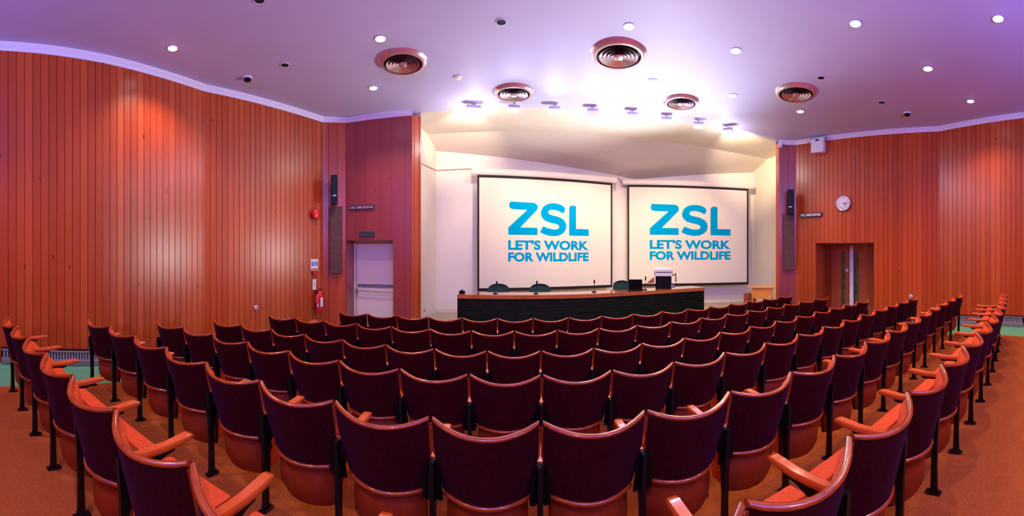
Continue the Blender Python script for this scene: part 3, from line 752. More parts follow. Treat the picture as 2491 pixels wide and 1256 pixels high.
green_chair(1288, 1339, 690, 'dark green upholstered chair behind the desk, middle of three')
green_chair(1491, 1534, 682, 'dark green upholstered chair behind the desk beside the laptop', 710)
# small black device at left end
p = desk_pt(1124, 714)
r = thing('control_box', 'small black control box on the left end of the desk', 'device', p)
mb = MB(); mb.box((0, 0, .028), (.13, .10, .055), bev=.01); mb.build('case', M['black'], r)
mb = MB(); mb.lathe([(.02, 0), (.018, .03), (.0, .034)], (0, 0, .0555), n=12, capend=False); mb.build('knob', M['black'], r, smooth=True)
# laptop, seen from behind its lid
p = desk_pt(1546, 708.5); dl = p.xy.length; t = az(1546)
r = thing('laptop', 'open black laptop on the desk beside the green chair', 'laptop', p, None, -t)
s = dl/F
mb = MB(); mb.box((0, .16, .014), (.36, .25, .026), bev=.006); mb.build('keyboard_base', M['black'], r)
mb = MB(); mb.box((0, .06, .155), (33*s, .016, .255), Matrix.Rotation(math.radians(14), 3, 'X'), bev=.005); mb.build('lid', M['black'], r)
# overhead projector style unit
p = desk_pt(1614, 703.0); dl = p.xy.length; s = dl/F; t = az(1614)
r = thing('overhead_projector', 'black overhead projector with white top standing on the desk', 'projector', p+Vector((0, 0, .002)), None, -t)
def H_(y): return (703.5-y)*s
mb = MB(); mb.box((0, .16, H_(673)/2), (39*s, .30, H_(673)), bev=.008); mb.build('body', M['black'], r)
mb = MB(); mb.box((0, .155, H_(673)+.045), (39*s, .29, .088), bev=.004); mb.build('stage_panel', M['whitep'], r)
mb = MB(); mb.box((0, .153, H_(673)+.094), (38*s, .28, .012)); mb.build('shadow_slot', M['black'], r)
mb = MB()
v = [(-.22, .02, H_(662)), (.22, .02, H_(662)), (.22, .30, H_(659)), (-.22, .30, H_(657)+.01)]
A = mb.verts(v); B = mb.verts([(a, b, c+.05) for a, b, c in v]); mb.face(A[::-1]); mb.face(B)
for k in range(4): mb.face([A[k], A[(k+1) % 4], B[(k+1) % 4], B[k]])
mb.build('raised_lid', M['whitep'], r)
for sx in (-1, 1):
    mb = MB(); mb.tube([(sx*.228, .25, H_(672)), (sx*.228, .16, H_(661))], .010, 6); mb.build('hinge_arm', M['grey'], r)
mb = MB(); mb.tube([(.24, .2, H_(672)), (.27, .18, H_(672)), (.32, .16, H_(661+0)-.06), (.325, .16, H_(688))], .014, 6); mb.build('side_arm', M['black'], r)
mb = MB()
v = [(-.245, .10, H_(676)), (-.245, .10, H_(690)), (-.44, .10, H_(691))]
A = mb.verts(v); B = mb.verts([(a, b+.12, c) for a, b, c in v]); mb.face(A); mb.face(B[::-1])
for k in range(3): mb.face([A[k], A[(k+1) % 3], B[(k+1) % 3], B[k]])
mb.build('side_flap', M['boxwood'], r)
mb = MB(); mb.box((.24, .03, .06), (.10, .05, .08), bev=.01); mb.build('side_bracket', M['grey'], r)
PROJ = r
# side foot for the flap and cable
mb = MB(); mb.tube([at_h(1497, 704, DT+.02), at_h(1489, 707, DT+.006), at_h(1488, 711, DT+.006)], .006, 6); tag(mb.build('cable', M['redd']), 'thin brown cable hanging over the desk edge beside the laptop', 'cable')

# ---------------------------------------------------------------- lectern table and box on the right
dL = 9.9; t = az(1853)
top = at_d(1853, 697, dL); s = dL/F
r = thing('lectern', 'yellow wooden lectern with flat top in front of the right stage wall', 'lectern', (top.x, top.y, -.02), None, -t)
zt = top.z+.02
mb = MB(); mb.box((0, 0, zt-.015), (66*s, .50, .03), bev=.004); mb.build('top', M['lectern'], r)
mb = MB(); mb.box((2.5*s, -.21, zt-.03-12*s), (50*s, .02, 24*s), bev=.002); mb.build('front_panel', M['lectern'], r)
for sx in (-1, 1):
    for yy in (-.17, .19):
        mb = MB(); mb.box((sx*24*s+2*s, yy, (zt-.03)/2), (.035, .035, zt-.03)); mb.build('leg', M['lectern'], r)
mb = MB(); mb.box((18*s, -.222, zt-.03-20*s), (.03, .006, .03)); mb.build('badge', M['whitep'], r)
dB = 10.5; t = az(1822); pB = at_d(1822, 712, dB); s = dB/F
r = thing('plywood_box', 'brown plywood box on the floor beside the lectern', 'box', (pB.x-.01, pB.y-.06, -.02), None, -t)
hb = pB.z+.02
mb = MB(); mb.box((-6*s, -.05, hb/2), (18*s, .3, hb), bev=.004); mb.build('body', M['boxwood'], r)
mb = MB(); mb.box((9*s, -.02, (hb-.06)/2), (11*s, .22, hb-.06), bev=.004); mb.build('side_compartment', M['boxwood'], r)

# ---------------------------------------------------------------- exit door (left)
f = Frame((pa+nb*(DEP1-.03)).to_3d(), tw); wdo = (pb-pa).length
r = thing('door_1', 'pale exit door with push bar in the left recess', 'door', f.o.copy()); del r['category']; r['kind'] = 'structure'
f.o = Vector((0, 0, 0)); zb_ = -.257
mb = MB()
fbox(mb, f, (.03, (ztop1-.01+zb_)/2, 0), (.05, ztop1-.02-zb_, .06)); fbox(mb, f, (wdo-.01, (ztop1-.01+zb_)/2, 0), (.035, ztop1-.02-zb_, .06)); fbox(mb, f, (wdo/2, ztop1-.035, 0), (wdo-.1, .05, .06))
mb.build('door_frame', M['door'], r)
mb = MB(); fbox(mb, f, (wdo/2+.012, (ztop1-.065+zb_)/2, -.01), (wdo-.115, ztop1-.07-zb_, .045), .004); mb.build('door_leaf', M['door'], r)
mb = MB(); zsign = EYE+(HZ-695)/F*9.0
fbox(mb, f, (wdo/2+.01, zsign, .018), (wdo-.17, .085, .006)); sg = mb.build('push_sign', M['grey'], r)
put_text('lettering', 'PUSH BAR TO OPEN', f, .11, zsign-.027, wdo-.23, .055, M['lettergrey'], sg, .02, .0235)
zbar = EYE+(HZ-707.5)/F*9.0
mb = MB(); mb.tube([f.p(.09, zbar+.01, .09), f.p(wdo-.06, zbar-.012, .09)], .014, 10); br = mb.build('push_bar', M['steel'], r, smooth=True)
for x in (.085, wdo-.065):
    mb = MB(); fbox(mb, f, (x, zbar, .05), (.045, .12, .075), .008); mb.build('bar_bracket', M['grey'], br)
# double door (right)
f = Frame((pa2+nr*(D2-.03)).to_3d(), tr); wdo = (pb2-pa2).length
r = thing('door_2', 'boarded double door with narrow glass strips', 'door', f.o.copy()); del r['category']; r['kind'] = 'structure'
base = f.o.copy()
def sx2(x): return (on_line(x, 600, (base.x, base.y), (base.x+tr.x, base.y+tr.y)).xy-base.xy).dot(tr)
f.o = Vector((0, 0, 0)); zb_ = -.25; ztd = ztop2-.02
zh = EYE+(HZ-610)/F*9.9
def slab(name, x0, x1, z0, z1, m, par, dn=0, th=.04, uv=None):
    mb = MB(); a0, a1 = sx2(x0), sx2(x1)
    fbox(mb, f, ((a0+a1)/2, (z0+z1)/2, dn), (abs(a1-a0)-.004, z1-z0-.004, th))
    for fc in mb.bm.faces:
        for l in fc.loops:
            v = l.vert.co; l[mb.uv].uv = (v.dot(f.r)+200, v.z)
    return mb.build(name, m, par, fix=True)
lf = slab('door_leaf', 2023, 2048, zb_, zh, M['doorwood'], r)
slab('glass', 2048, 2056.5, zb_, zh, M['glassgreen'], lf, -.01, .01)
slab('stile', 2056.5, 2066, zb_, zh, M['doorwood'], lf, 0)
slab('top_rail', 2023, 2066, zh, ztd, M['doorwood'], lf, 0)
slab('edge_plate', 2067, 2076.5, zb_, ztd-.03, M['whitep'], r, .0, .045)['label'] = 'white meeting plate of the double door'
lf = slab('door_leaf', 2089, 2132, zb_, zh, M['doorwood'], r)
slab('glass', 2079, 2089, zb_, zh, M['glassgreen'], lf, -.01, .01)
slab('top_rail', 2078, 2132, zh, ztd, M['doorwood'], lf, 0)
for x in (2061, 2071.5):
    a0 = sx2(x); zz = EYE+(HZ-661)/F*9.9; mb = MB(); mb.lathe([(.040, 0), (.040, .006), (.03, .010)], f.p(a0, zz, .023), f.n, 20); o = mb.build('push_disc', M['whitep'], r)
    mb = MB(); fbox(mb, f, (a0, zz, .036), (.022, .05, .004)); mb.build('disc_mark', M['grey'], o)

# ---------------------------------------------------------------- wall fittings, left
def local(f):                           # root location at frame origin, frame made local
    o = f.o.copy(); f.o = Vector((0, 0, 0)); return o
# loudspeaker and its column
f = wall_frame(811, 466, L4, L5, .02); dS = on_line(811, 466, L4, L5).xy.length; s = dS/F
r = thing('column_loudspeaker', 'slim black loudspeaker above the brown panel on the left return wall', 'loudspeaker', local(f), 'slim loudspeakers beside the stage')
R_ = f.R @ Matrix.Rotation(math.radians(0), 3, 'Y')
mb = MB(); mb.box(f.p(0, 0, .21), (15*s, 68*s, .20), R_, bev=.01); mb.build('cabinet', M['speaker'], r)
mb = MB(); mb.box(f.p(0, 4*s, .312), (13*s, 58*s, .006), R_, bev=.002); gr = mb.build('grille', M['speaker'], r)
mb = MB(); mb.box(f.p(0, -15*s, .317), (8*s, 2.2*s, .003), R_); mb.build('badge', M['signwhite'], gr)
mb = MB(); mb.box(f.p(-.0, 0, .055), (.05, .3, .11), R_); mb.build('wall_bracket', M['black'], r)
f = wall_frame(816.5, 584.5, L4, L5, .02); dS = on_line(816.5, 584, L4, L5).xy.length; s = dS/F
r = thing('acoustic_panel', 'tall brown column panel below the left loudspeaker', 'speaker panel', local(f), 'tall brown panels beside the stage')
mb = MB(); fbox(mb, f, (0, 0, .05), (31*s, 162*s, .10), .006); mb.build('cabinet', M['speakergrille'], r)
mb = MB(); fbox(mb, f, (0, 0, .103), (27*s, 156*s, .005)); gr = mb.build('grille', M['speakergrille'], r)
# speaker wire in the corner
f = wall_frame(788, 300, L4, L5, .012)
mb = MB(); mb.tube([on_line(788.5, 297, *offs(L4, L5, .02)), on_line(788.5, 448, *offs(L4, L5, .02)), on_line(793, 449, *offs(L4, L5, .06)), on_line(802, 436, *offs(L4, L5, .16))], .006, 6)
tag(mb.build('speaker_wire', M['signletter']), 'thin pale wire down the corner to the left loudspeaker', 'wire')
# alarm bell
f = wall_frame(764, 522, L3, L4, .01); s = on_line(764, 522, L3, L4).xy.length/F
r = thing('alarm_bell', 'round red fire alarm bell on the left boarded wall', 'alarm bell', local(f))
mb = MB(); mb.lathe([(.07, 0), (.07, .05), (.05, .055)], f.p(0, 0, 0), f.n, 20); mb.build('back_box', M['redd'], r, smooth=True)
mb = MB(); mb.lathe([(.118, .056), (.120, .075), (.105, .105), (.06, .122), (.02, .125)], f.p(0, 0, 0), f.n, 28); mb.build('gong', M['red'], r, smooth=True)
mb = MB(); mb.lathe([(.018, .126), (.018, .133), (.01, .136)], f.p(0, 0, 0), f.n, 12); mb.build('centre_bolt', M['steel'], r)
# fire notice, call point, small notice, extinguisher
def panel(x0, y0, x1, y1, line, name, label, cat, m, th=.012, off=.003, bev=.002):
    f = wall_frame((x0+x1)/2, (y0+y1)/2, *line, off); a = on_line(x0, y0, *line); b = on_line(x1, y1, *line)
    w = (b-a).xy.length; h = a.z-b.z
    r = thing(name, label, cat, local(f)); mb = MB(); fbox(mb, f, (0, 0, th/2+.009), (w, h, th), bev); o = mb.build('panel', m, r)
    return r, f, w, h, o
LL = (L3, L4)
r, f, w, h, o = panel(755, 631, 773, 658, LL, 'fire_notice', 'white blue and red fire action notice on the left wall', 'sign', M['paper'], .006)
mb = MB(); fbox(mb, f, (0, .02, .0165), (w*.8, h*.38, .001)); bl = mb.build('blue_block', M['blue'], r)
mb = MB(); fbox(mb, f, (0, -h*.38, .0165), (w*.94, h*.1, .001)); mb.build('red_band', M['red'], r)
mb = MB()
for k in range(3): fbox(mb, f, (-.01+.01*k, .05-.035*k, .0175), (w*.5, .012, .001))
mb.build('text_lines', M['paper'], bl)
r, f, w, h, o = panel(758.5, 659.5, 769.5, 669, LL, 'call_point', 'small dark red fire call point below the fire notice', 'call point', M['redd'], .05)
mb = MB(); fbox(mb, f, (0, 0, .0605), (w*.5, h*.5, .003)); mb.build('break_glass', M['red'], r)
r, f, w, h, o = panel(759.5, 680, 768, 705, LL, 'extinguisher_notice', 'narrow white instruction notice above the extinguisher', 'sign', M['paper'], .006)
mb = MB(); fbox(mb, f, (0, .02, .0165), (w*.3, w*.3, .001)); mb.build('symbol', M['grey'], r)
f = wall_frame(770, 728, L3, L4, .01); s = on_line(770, 728, L3, L4).xy.length/F
r = thing('fire_extinguisher', 'red fire extinguisher hanging on the left wall', 'extinguisher', local(f))
zc = 0
mb = MB(); mb.lathe([(.055, -.26), (.070, -.25), (.074, -.23), (.074, .10), (.062, .15), (.030, .185), (.022, .21)], f.p(0, 0, .10), (0, 0, 1), 20); cy = mb.build('cylinder', M['red'], r, smooth=True)
mb = MB(); mb.box(f.p(0, -.05, .1755), (.07, .20, .003), f.R); mb.build('label_panel', M['paper'], cy)
mb = MB(); mb.box(f.p(0, .225, .10), (.05, .035, .05), f.R, bev=.006); mb.build('valve', M['black'], r)
mb = MB(); mb.tube([f.p(.0, .24, .10), f.p(.05, .275, .13), f.p(.09, .30, .15)], .010, 6); mb.build('handle', M['red'], r)
mb = MB(); mb.tube([f.p(-.02, .22, .11), f.p(-.075, .20, .14), f.p(-.10, .10, .15), f.p(-.11, -.05, .15)], .013, 8); hs = mb.build('hose', M['red'], r, smooth=True)
mb = MB(); mb.tube([f.p(-.10, .14, .145), f.p(-.115, -.01, .15), f.p(-.12, -.06, .15)], [.024, .042, .044], 12); mb.build('horn', M['red'], hs, smooth=True)
mb = MB(); mb.tube([f.p(-.095, -.065, .15), f.p(-.095, -.15, .15)], .018, 8); mb.build('nozzle', M['paper'], hs)
mb = MB(); mb.box(f.p(0, .05, .015), (.05, .30, .03), f.R); mb.build('wall_bracket', M['black'], r)
# floor stool / bin behind the second row chairs
p = at_d(762, 774, 8.2); r = thing('domed_bin', 'small dark domed bin at the foot of the far left wall', 'bin', (p.x+.1, p.y-.15, floor_z(p.x, p.y)))
hh = p.z-floor_z(p.x, p.y)
mb = MB(); mb.lathe([(.10, .002), (.11, .02), (.12, hh-.10)], (0, 0, 0), n=24); mb.build('body', M['black'], r, smooth=True)
mb = MB(); mb.lathe([(.125, hh-.099), (.12, hh-.06), (.08, hh-.02), (.02, hh)], (0, 0, 0), n=24); mb.build('lid', M['boxwood'], r, smooth=True)
# round wall sockets
def socket(x, y, line, label, rad=.045):
    f = wall_frame(x, y, *line, .01); r = thing('wall_socket', label, 'socket', local(f))
    mb = MB(); mb.lathe([(rad, 0), (rad, .02), (rad*.8, .03)], f.p(0, 0, 0), f.n, 20); mb.build('plate', M['lilacmetal'], r, smooth=True)
    mb = MB(); mb.lathe([(rad*.45, .031), (rad*.4, .034)], f.p(0, 0, 0), f.n, 16); mb.build('insert', M['grey'], r)
socket(622, 748, (L3, L4), 'round metal socket low on the left boarded wall')
socket(2216, 721, (R4, R3), 'round metal socket low on the right boarded wall', .05)
f = wall_frame(1031.5, 756, L8, BL, .0); r = thing('wall_socket', 'small square socket low on the left stage wall', 'socket', local(f))
mb = MB(); fbox(mb, f, (0, 0, .006), (.09, .09, .010), .003); mb.build('plate', M['steel'], r)
mb = MB(); fbox(mb, f, (0, 0, .0125), (.05, .05, .002)); mb.build('insert', M['grey'], r)
# signs
def sign(x0, y0, x1, y1, line, txt, mb_, mt, name, label, bold=.02, th=.03):
    f = wall_frame((x0+x1)/2, (y0+y1)/2, *line, .003); a = on_line(x0, y0, *line); b = on_line(x1, y1, *line); w = (b-a).xy.length; h = (y1-y0)/F*((a.xy.length+b.xy.length)/2)
    r = thing(name, label, 'sign', local(f)); mb = MB(); fbox(mb, f, (0, 0, th/2+.006), (w, h, th)); mb.build('panel', mb_, r)
    put_text('lettering', txt, f, -w/2+w*.04, -h*.32, w*.92, h*.64, mt, r, bold, th+.0075)
sign(850, 500, 911, 510, (L5, L6), 'NO SMOKING', M['signdark'], M['signletter'], 'no_smoking_sign', 'dark bar sign reading NO SMOKING above the exit door', .015)
sign(875, 564.5, 911, 576, (L5, L6), 'EXIT', M['exitgreen'], M['inklight'], 'exit_sign', 'dark green EXIT sign directly over the door recess', .02)
# reveal bell push
mb = MB(); 
sign(1948, 518.5, 2000, 528.5, (R4, R3), 'NO SMOKING', M['signdark'], M['signwhite'], 'no_smoking_sign', 'white lettered NO SMOKING bar sign on the right wall below the loudspeaker', .03, .06)

# ---------------------------------------------------------------- wall fittings, right
f = wall_frame(1921, 494, R5, R4, .02); s = on_line(1921, 494, R5, R4).xy.length/F
r = thing('column_loudspeaker', 'slim black loudspeaker above the brown panel on the right return wall', 'loudspeaker', local(f), 'slim loudspeakers beside the stage')
R_ = f.R @ Matrix.Rotation(math.radians(-14), 3, 'Y')
def rp(a, b, c): return f.p(0, 0, .22)+R_ @ Vector((a, b, c))
mb = MB(); mb.box(rp(0, 0, 0), (15*s, 57*s, .18), R_, bev=.01); mb.build('cabinet', M['speaker'], r)
mb = MB(); mb.box(rp(0, 3*s, .093), (13*s, 49*s, .006), R_, bev=.002); gr = mb.build('grille', M['speaker'], r)
mb = MB(); mb.box(rp(0, -13*s, .098), (8*s, 2*s, .003), R_); mb.build('badge', M['signwhite'], gr)
mb = MB(); mb.box(f.p(0, 0, .055), (.05, .28, .11), f.R); mb.build('wall_bracket', M['black'], r)
f = wall_frame(1918, 589, R5, R4, .02); s = on_line(1918, 589, R5, R4).xy.length/F
r = thing('acoustic_panel', 'tall brown column panel below the right loudspeaker', 'speaker panel', local(f), 'tall brown panels beside the stage')
mb = MB(); fbox(mb, f, (0, 0, .05), (28*s, 136*s, .10), .006); mb.build('cabinet', M['speakergrille'], r)
mb = MB(); fbox(mb, f, (0, 0, .103), (24*s, 130*s, .005)); mb.build('grille', M['speakergrille'], r)
f = wall_frame(1897.5, 354, R5, R4, .01); s = on_line(1897.5, 354, R5, R4).xy.length/F
r = thing('motion_sensor', 'small white motion sensor high at the right stage corner', 'sensor', local(f))
mb = MB(); fbox(mb, f, (0, 0, .04), (9*s, 12*s, .07), .01); mb.build('housing', M['whitep'], r)
mb = MB(); fbox(mb, f, (0, -.02, .077), (6*s, 4*s, .004)); mb.build('lens', M['lilacmetal'], r)
# emergency twin light
RR = (R4, R3)
f = wall_frame(1994, 360, *RR, .02); s = on_line(1994, 360, *RR).xy.length/F
r = thing('emergency_light', 'white twin-head emergency light box high on the right wall', 'emergency light', local(f))
wL = (on_line(1976, 360, *RR)-on_line(2013, 360, *RR)).xy.length
mb = MB(); fbox(mb, f, (0, -.01, .09), (wL*.80, 27*s, .17), .01); mb.build('battery_box', M['whitep'], r)
for sx in (-1, 1):
    mb = MB(); q = f.p(sx*wL*.30, 16.5*s, .10); mb.box(q, (.20, .085, .13), f.R @ Matrix.Rotation(sx*math.radians(12), 3, 'Z') @ Matrix.Rotation(math.radians(20), 3, 'X'), bev=.015); hd = mb.build('lamp_head', M['grey'], r)
    mb = MB(); mb.box(f.p(sx*wL*.30, 15.4*s, .172), (.16, .05, .004), f.R @ Matrix.Rotation(math.radians(20), 3, 'X')); mb.build('lamp_glass', M['lampdim'], hd)
# clock
f = wall_frame(2052.5, 494.5, *RR, .012); dC = on_line(2052, 494, *RR).xy.length; rc = 19*dC/F
r = thing('wall_clock', 'round white wall clock with black hands above the double door', 'clock', local(f))
mb = MB(); mb.lathe([(rc*.86, 0), (rc, .02), (rc, .05), (rc*.95, .06), (rc*.90, .055), (rc*.88, .045)], f.p(0, 0, 0), f.n, 40); mb.build('case', M['steel'], r, smooth=True)
mb = MB(); mb.lathe([(rc*.89, .0455), (rc*.89, .047)], f.p(0, 0, 0), f.n, 40); fc = mb.build('face', M['clockface'], r)
for k in range(12):
    a = k*PI/6; L_ = .16 if k % 3 == 0 else .10
    mb = MB(); c = f.p(math.sin(a)*rc*.70, math.cos(a)*rc*.70, .0485); mb.box(c, (rc*(.09 if k % 3 == 0 else .06), rc*L_, .002), f.R @ Matrix.Rotation(-a, 3, 'Z')); mb.build('hour_mark', M['black'], fc)
for a, L_, wd_ in ((math.radians(94), .68, .045), (math.radians(137), .80, .03), (math.radians(128), .45, .05)):
    mb = MB(); c = f.p(math.sin(a)*rc*L_/2, math.cos(a)*rc*L_/2, .052); mb.box(c, (rc*wd_, rc*L_, .002), f.R @ Matrix.Rotation(-a, 3, 'Z')); mb.build('hand', M['black'], r)

# ---------------------------------------------------------------- ceiling fittings
def spot(parent, loc, power, col, size=110, blend=.6, tgt=(0, 0, -1), rad=.06):
    l = bpy.data.lights.new('lamp', 'SPOT'); l.energy = power; l.color = col; l.spot_size = math.radians(size); l.spot_blend = blend; l.shadow_soft_size = rad
    o = bpy.data.objects.new('lamp', l); COL.objects.link(o); o.parent = parent; o.location = loc
    o.rotation_mode = 'QUATERNION'; o.rotation_quaternion = Vector(tgt).to_track_quat('-Z', 'Y')
    return o
P_DOWN, C_DOWN = 210, (1, .66, .40)
def downlight(x, y, label, lit=True, w=25, power=None):
    p = at_h(x, y, ZC); d = p.xy.length; rr = w/2/F*d*.95
    r = thing('ceiling_downlight', label, 'downlight', p, 'recessed ceiling downlights')
    mb = MB(); mb.lathe([(rr, .0), (rr*1.16, -.003), (rr*1.12, -.010), (rr*1.0, -.010), (rr*.96, .0)], (0, 0, 0), n=28, capend=False); mb.build('trim_ring', M['cove'], r, smooth=True)
    mb = MB(); mb.lathe([(rr*.98, -.004), (rr*.90, -.012), (rr*.6, -.022), (rr*.01, -.026)] if lit else [(rr*.99, -.003), (rr*.98, -.004), (rr*.01, -.004)], (0, 0, 0), n=28, capend=False)
    mb.build('lens', M['lamp'] if lit == 1 else (M['lampdim'] if lit == 2 else M['hole']), r, smooth=True)
    if lit == 1: spot(r, (0, 0, -.04), P_DOWN if power is None else power, C_DOWN, 125, .8, rad=.08)
    return r
downlight(420, 117, 'lit downlight close to the near left wall', w=24)
downlight(925, 94, 'lit downlight just behind the large left ceiling vent', w=25)
downlight(1530, 64, 'lit downlight just behind the largest ceiling vent', w=26)
downlight(2081, 57, 'lit downlight at the upper right of the ceiling, second from the right edge', w=27)
downlight(2428, 45, 'lit downlight nearest the upper right corner of the picture', w=26)
downlight(1790, 123, 'lit downlight between the largest and the rightmost vents', w=25)
downlight(908, 214, 'lit downlight in front of the large left vent toward the exit door', w=20)
downlight(2257, 167, 'lit downlight right of the rightmost vent over the side aisle', w=23)
downlight(2361, 246, 'lit downlight nearest the right boarded wall', w=18)
downlight(1947, 271, 'lit downlight nearest the right stage corner', w=17)
downlight(1783, 232, 'small lit downlight between the two right-hand vents', w=18)
downlight(1113, 188, 'unlit pale downlight left of the middle vent above the stage front', lit=2, w=22)
downlight(1587, 197, 'unlit pale downlight between the largest vent and the floodlights', lit=2, w=24)
downlight(631, 0, 'dark open downlight cut by the top edge of the picture', lit=0, w=26)
downlight(1219, 53, 'dark open downlight near the top centre of the ceiling', lit=0, w=25)
downlight(693, 158, 'dark open downlight next to the left smoke detector', lit=0, w=21)
downlight(1997, 189, 'dark open downlight just right of the rightmost vent', lit=0, w=19)
downlight(2145, 249, 'dark open downlight near the smoke detector on the right', lit=0, w=18)
def detector(x, y, label):
    p = at_h(x, y, ZC); r = thing('smoke_detector', label, 'smoke detector', p, 'smoke detectors on the ceiling')
    mb = MB(); mb.lathe([(.085, 0), (.085, -.018), (.07, -.025)], (0, 0, 0), n=24); mb.build('base', M['whitep'], r, smooth=True)
    mb = MB(); mb.lathe([(.065, -.026), (.068, -.045), (.055, -.06), (.02, -.066)], (0, 0, 0), n=24); mb.build('sensing_chamber', M['black'], r, smooth=True)
detector(602, 189, 'white and black smoke detector above the left wall')
detector(2207, 275, 'white and black smoke detector above the right wall')
def vent(x, y, w, label):
    p = at_h(x, y, ZC); d = p.xy.length; R0 = w/2/F*d
    r = thing('ceiling_vent', label, 'ceiling vent', p, 'round ceiling air vents')
    mb = MB(); mb.lathe([(R0*1.02, 0), (R0, -.012), (R0*.93, -.05), (R0*.86, -.062), (R0*.80, -.058), (R0*.79, -.03)], (0, 0, 0), n=48, capend=False); mb.build('outer_ring', M['vent'], r, smooth=True)
    mb = MB(); mb.lathe([(R0*.79, -.012), (R0*.01, -.012)], (0, 0, 0), n=32, capend=False); mb.build('duct', M['ventdark'], r)
    for k, q in enumerate((.70, .56, .42, .29)):
        mb = MB(); mb.lathe([(R0*q, -.062), (R0*(q-.115), -.036), (R0*(q-.12), -.039), (R0*(q-.01), -.067)], (0, 0, 0), n=40, capend=False)
        for fc in (): pass
        mb.build('cone', M['vent'], r, smooth=True)
    mb = MB(); mb.lathe([(R0*.17, -.045), (R0*.16, -.075), (R0*.10, -.084), (R0*.01, -.086)], (0, 0, 0), n=24, capend=False); mb.build('centre_boss', M['vent'], r, smooth=True)
    mb = MB()
    for a in (0.6, 0.6+PI/2): mb.box((0, 0, -.028), (R0*1.56, .012, .012), Matrix.Rotation(a, 3, 'Z'))
    mb.build('cross_bar', M['ventdark'], r)
vent(980, 149, 118, 'large round metal air vent on the left side of the ceiling')
vent(1505, 131, 137, 'largest round metal air vent, near the ceiling centre')
vent(1250, 224, 98, 'round metal air vent directly above the second floodlight from the left')
vent(1657, 247, 88, 'smallest round metal air vent, above the floodlights on the right')
vent(1937, 224, 103, 'round metal air vent on the right side of the ceiling')
# floodlights hanging from the ceiling in an arc
P_FLOOD = 280
P_SPILL = 85
TG = [(-1.6, 10.4, 2.6), (-.3, 10.6, 1.8), (1.2, 10.9, 1.6), (2.2, 11, 1.2), (3.2, 11.2, 1.6), (4.6, 11.2, 1.6), (5.8, 10.9, 1.6), (7.7, 9.8, 2.0)]
fl = [(1152, 251, 264, 0, 'twin-stem floodlight, leftmost, lighting the ceiling'), (1250, 250, 264, 1, 'lit floodlight hanging under the middle vent'), (1349.5, 253, 268, 1, 'lit floodlight, third from the left in the arc'), (1442, 259, 272, 0, 'pale floodlight turned away, fourth from the left'),
      (1538, 267, 281, 1, 'lit floodlight, fourth from the right in the arc'), (1621.5, 279, 293, 1, 'lit floodlight hanging below the smallest vent'), (1699, 291, 305, 1, 'lit floodlight, second from the right in the arc'), (1771, 305, 319, 0, 'rightmost floodlight, lighting the ceiling by the right corner')]
for i, (x, y0, y1, lit, label) in enumerate(fl):
    p = at_h(x, y0, ZC) if at_h(x, y0, ZC).y < 9.56 else at_h(x, y0, ceil_z(at_h(x, y0, ZC).y))
    d = p.xy.length; hang = (y1-y0)/F*d*.86; zc = ceil_z(p.y)
    p.z = zc
    r = thing('floodlight', label, 'floodlight', p, 'floodlights hanging above the stage front')
    tgt = (Vector(TG[i])-(p-Vector((0, 0, hang)))); az_ = math.atan2(tgt.x, tgt.y)
    mb = MB(); mb.lathe([(.055, 0), (.055, -.012), (.02, -.018)], (0, 0, 0), n=16); mb.build('ceiling_rose', M['lilacmetal'], r)
    stems = (-.035, .035) if i == 0 else (0,)
    for sx in stems:
        mb = MB(); mb.tube([(sx, 0, -.01), (sx, 0, -hang*.62)], .008, 6); mb.build('stem', M['grey'], r)
    Rz = Matrix.Rotation(-az_, 3, 'Z'); tilt = math.radians(-28)
    Rb = Rz @ Matrix.Rotation(tilt, 3, 'X'); c = Vector((0, 0, -hang*.62-.055))
    hw_ = .155 if i == 0 else .12
    mb = MB(); mb.box(c, (hw_*2, .13, .09), Rb, bev=.012); mb.build('housing', M['lilacmetal'], r)
    mb = MB(); mb.box(c+Rb @ Vector((0, .067, -.002)), (hw_*1.8, .006, .075), Rb); mb.build('front_glass', M['flood'], r)
    if lit:
        mb = MB(); mb.box(c+Rb @ Vector((0, 0, -.052)), (hw_*1.8, .115, .026), Rb, bev=.008); mb.build('lower_glass', M['flood'], r)
    tgt.normalize()
    if i in (0, 7):                      # the two end floods throw light up on the ceiling
        sp = bpy.data.lights.new('lamp', 'POINT'); sp.energy = 26; sp.color = (1, .93, .88); sp.shadow_soft_size = .08
        so = bpy.data.objects.new('lamp', sp); COL.objects.link(so); so.parent = r; so.location = c+Vector((0, .13, -.34))
    else: spot(r, c+Vector((0, -.1, -.10)), P_SPILL, (.66, .58, 1.0), 150, 1, Vector((0, -1, -.75)), .10)
    spot(r, c+Vector((tgt.x*.12, tgt.y*.12, -.03)), P_FLOOD*(1.0 if i not in (0, 7) else (.9 if i == 0 else 1.8)), (1, .77, .50), 76, .8, tgt if i not in (0, 7) else Vector((tgt.x, tgt.y, .10)), .07)

spot(PROJ, (0, -.1, .75), 1150, (.93, .97, 1), 120, 1, Vector((-.34, -.80, .72)), .25)  # upward lamp added on the projector to brighten the ceiling
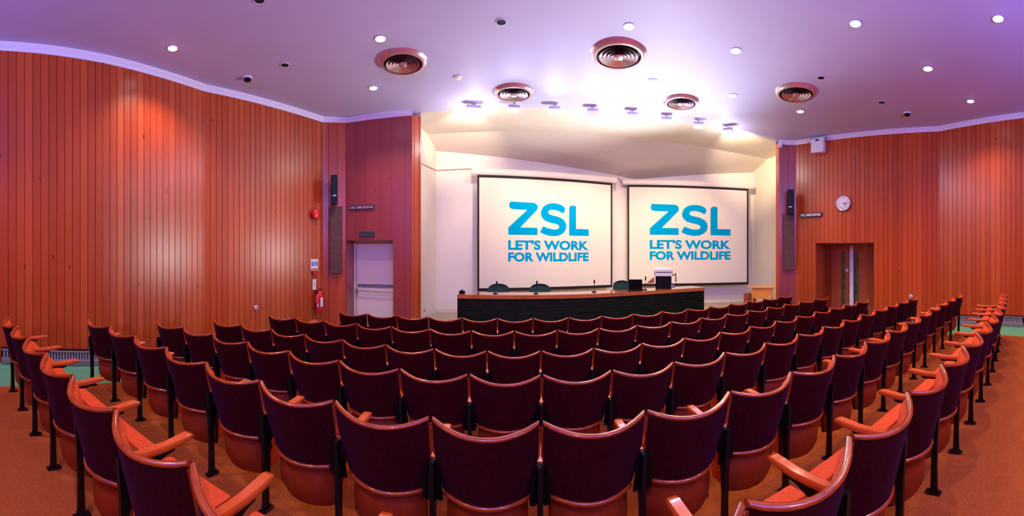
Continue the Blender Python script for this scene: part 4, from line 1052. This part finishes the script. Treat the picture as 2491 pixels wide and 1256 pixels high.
# ---------------------------------------------------------------- light from behind: unseen blue fill lamp added to turn the ceiling violet
wl = bpy.data.lights.new('added_rear_fill', 'AREA'); wl.shape = 'RECTANGLE'; wl.size = 8.6; wl.size_y = 1.4; wl.energy = 1000; wl.color = (.26, .26, 1.0)
wo = bpy.data.objects.new('added_rear_fill', wl); COL.objects.link(wo); wo.location = (1.0, -3.12, 3.6); wo.rotation_euler = (math.radians(90), 0, 0)
wo.rotation_euler = Vector((0, .62, .78)).to_track_quat('-Z', 'Z').to_euler()

for q in ((-3.7, -.3), (-.6, -1.6), (2.6, -1.6), (6.2, -.6)):  # unseen lamps added behind the camera to brighten the rear aisle
    l = bpy.data.lights.new('added_rear_lamp', 'SPOT'); l.energy = 270; l.color = C_DOWN; l.spot_size = math.radians(120); l.spot_blend = .8; l.shadow_soft_size = .08
    o = bpy.data.objects.new('added_rear_lamp', l); COL.objects.link(o); o.location = (q[0], q[1], ZC-.04)
w_ = bpy.data.worlds.new('World'); SC.world = w_; w_.use_nodes = True
w_.node_tree.nodes['Background'].inputs[0].default_value = (.42, .34, .85, 1); w_.node_tree.nodes['Background'].inputs[1].default_value = .6

# ---------------------------------------------------------------- camera
cam = bpy.data.cameras.new('Camera'); co = bpy.data.objects.new('Camera', cam); COL.objects.link(co); SC.camera = co
co.location = (0, 0, EYE); co.rotation_euler = (PI/2, 0, 0)
cam.type = 'PANO'; cam.panorama_type = 'CENTRAL_CYLINDRICAL'
cam.central_cylindrical_range_u_min = -CX/F; cam.central_cylindrical_range_u_max = (2491-CX)/F
cam.central_cylindrical_range_v_min = -(1256-HZ)/F; cam.central_cylindrical_range_v_max = HZ/F
cam.central_cylindrical_radius = 1.0
cam.clip_start = .02; cam.clip_end = 100

vs_ = SC.view_settings; vs_.view_transform = 'Standard'; vs_.look = 'None'; vs_.gamma = 1; vs_.exposure = 0; vs_.use_curve_mapping = False
try:
    SC.cycles.use_denoising = True; SC.cycles.max_bounces = 5; SC.cycles.diffuse_bounces = 3; SC.cycles.glossy_bounces = 2; SC.cycles.use_adaptive_sampling = True; SC.cycles.adaptive_threshold = .03
    SC.cycles.caustics_reflective = False; SC.cycles.caustics_refractive = False; SC.cycles.sample_clamp_indirect = 6
except Exception: pass
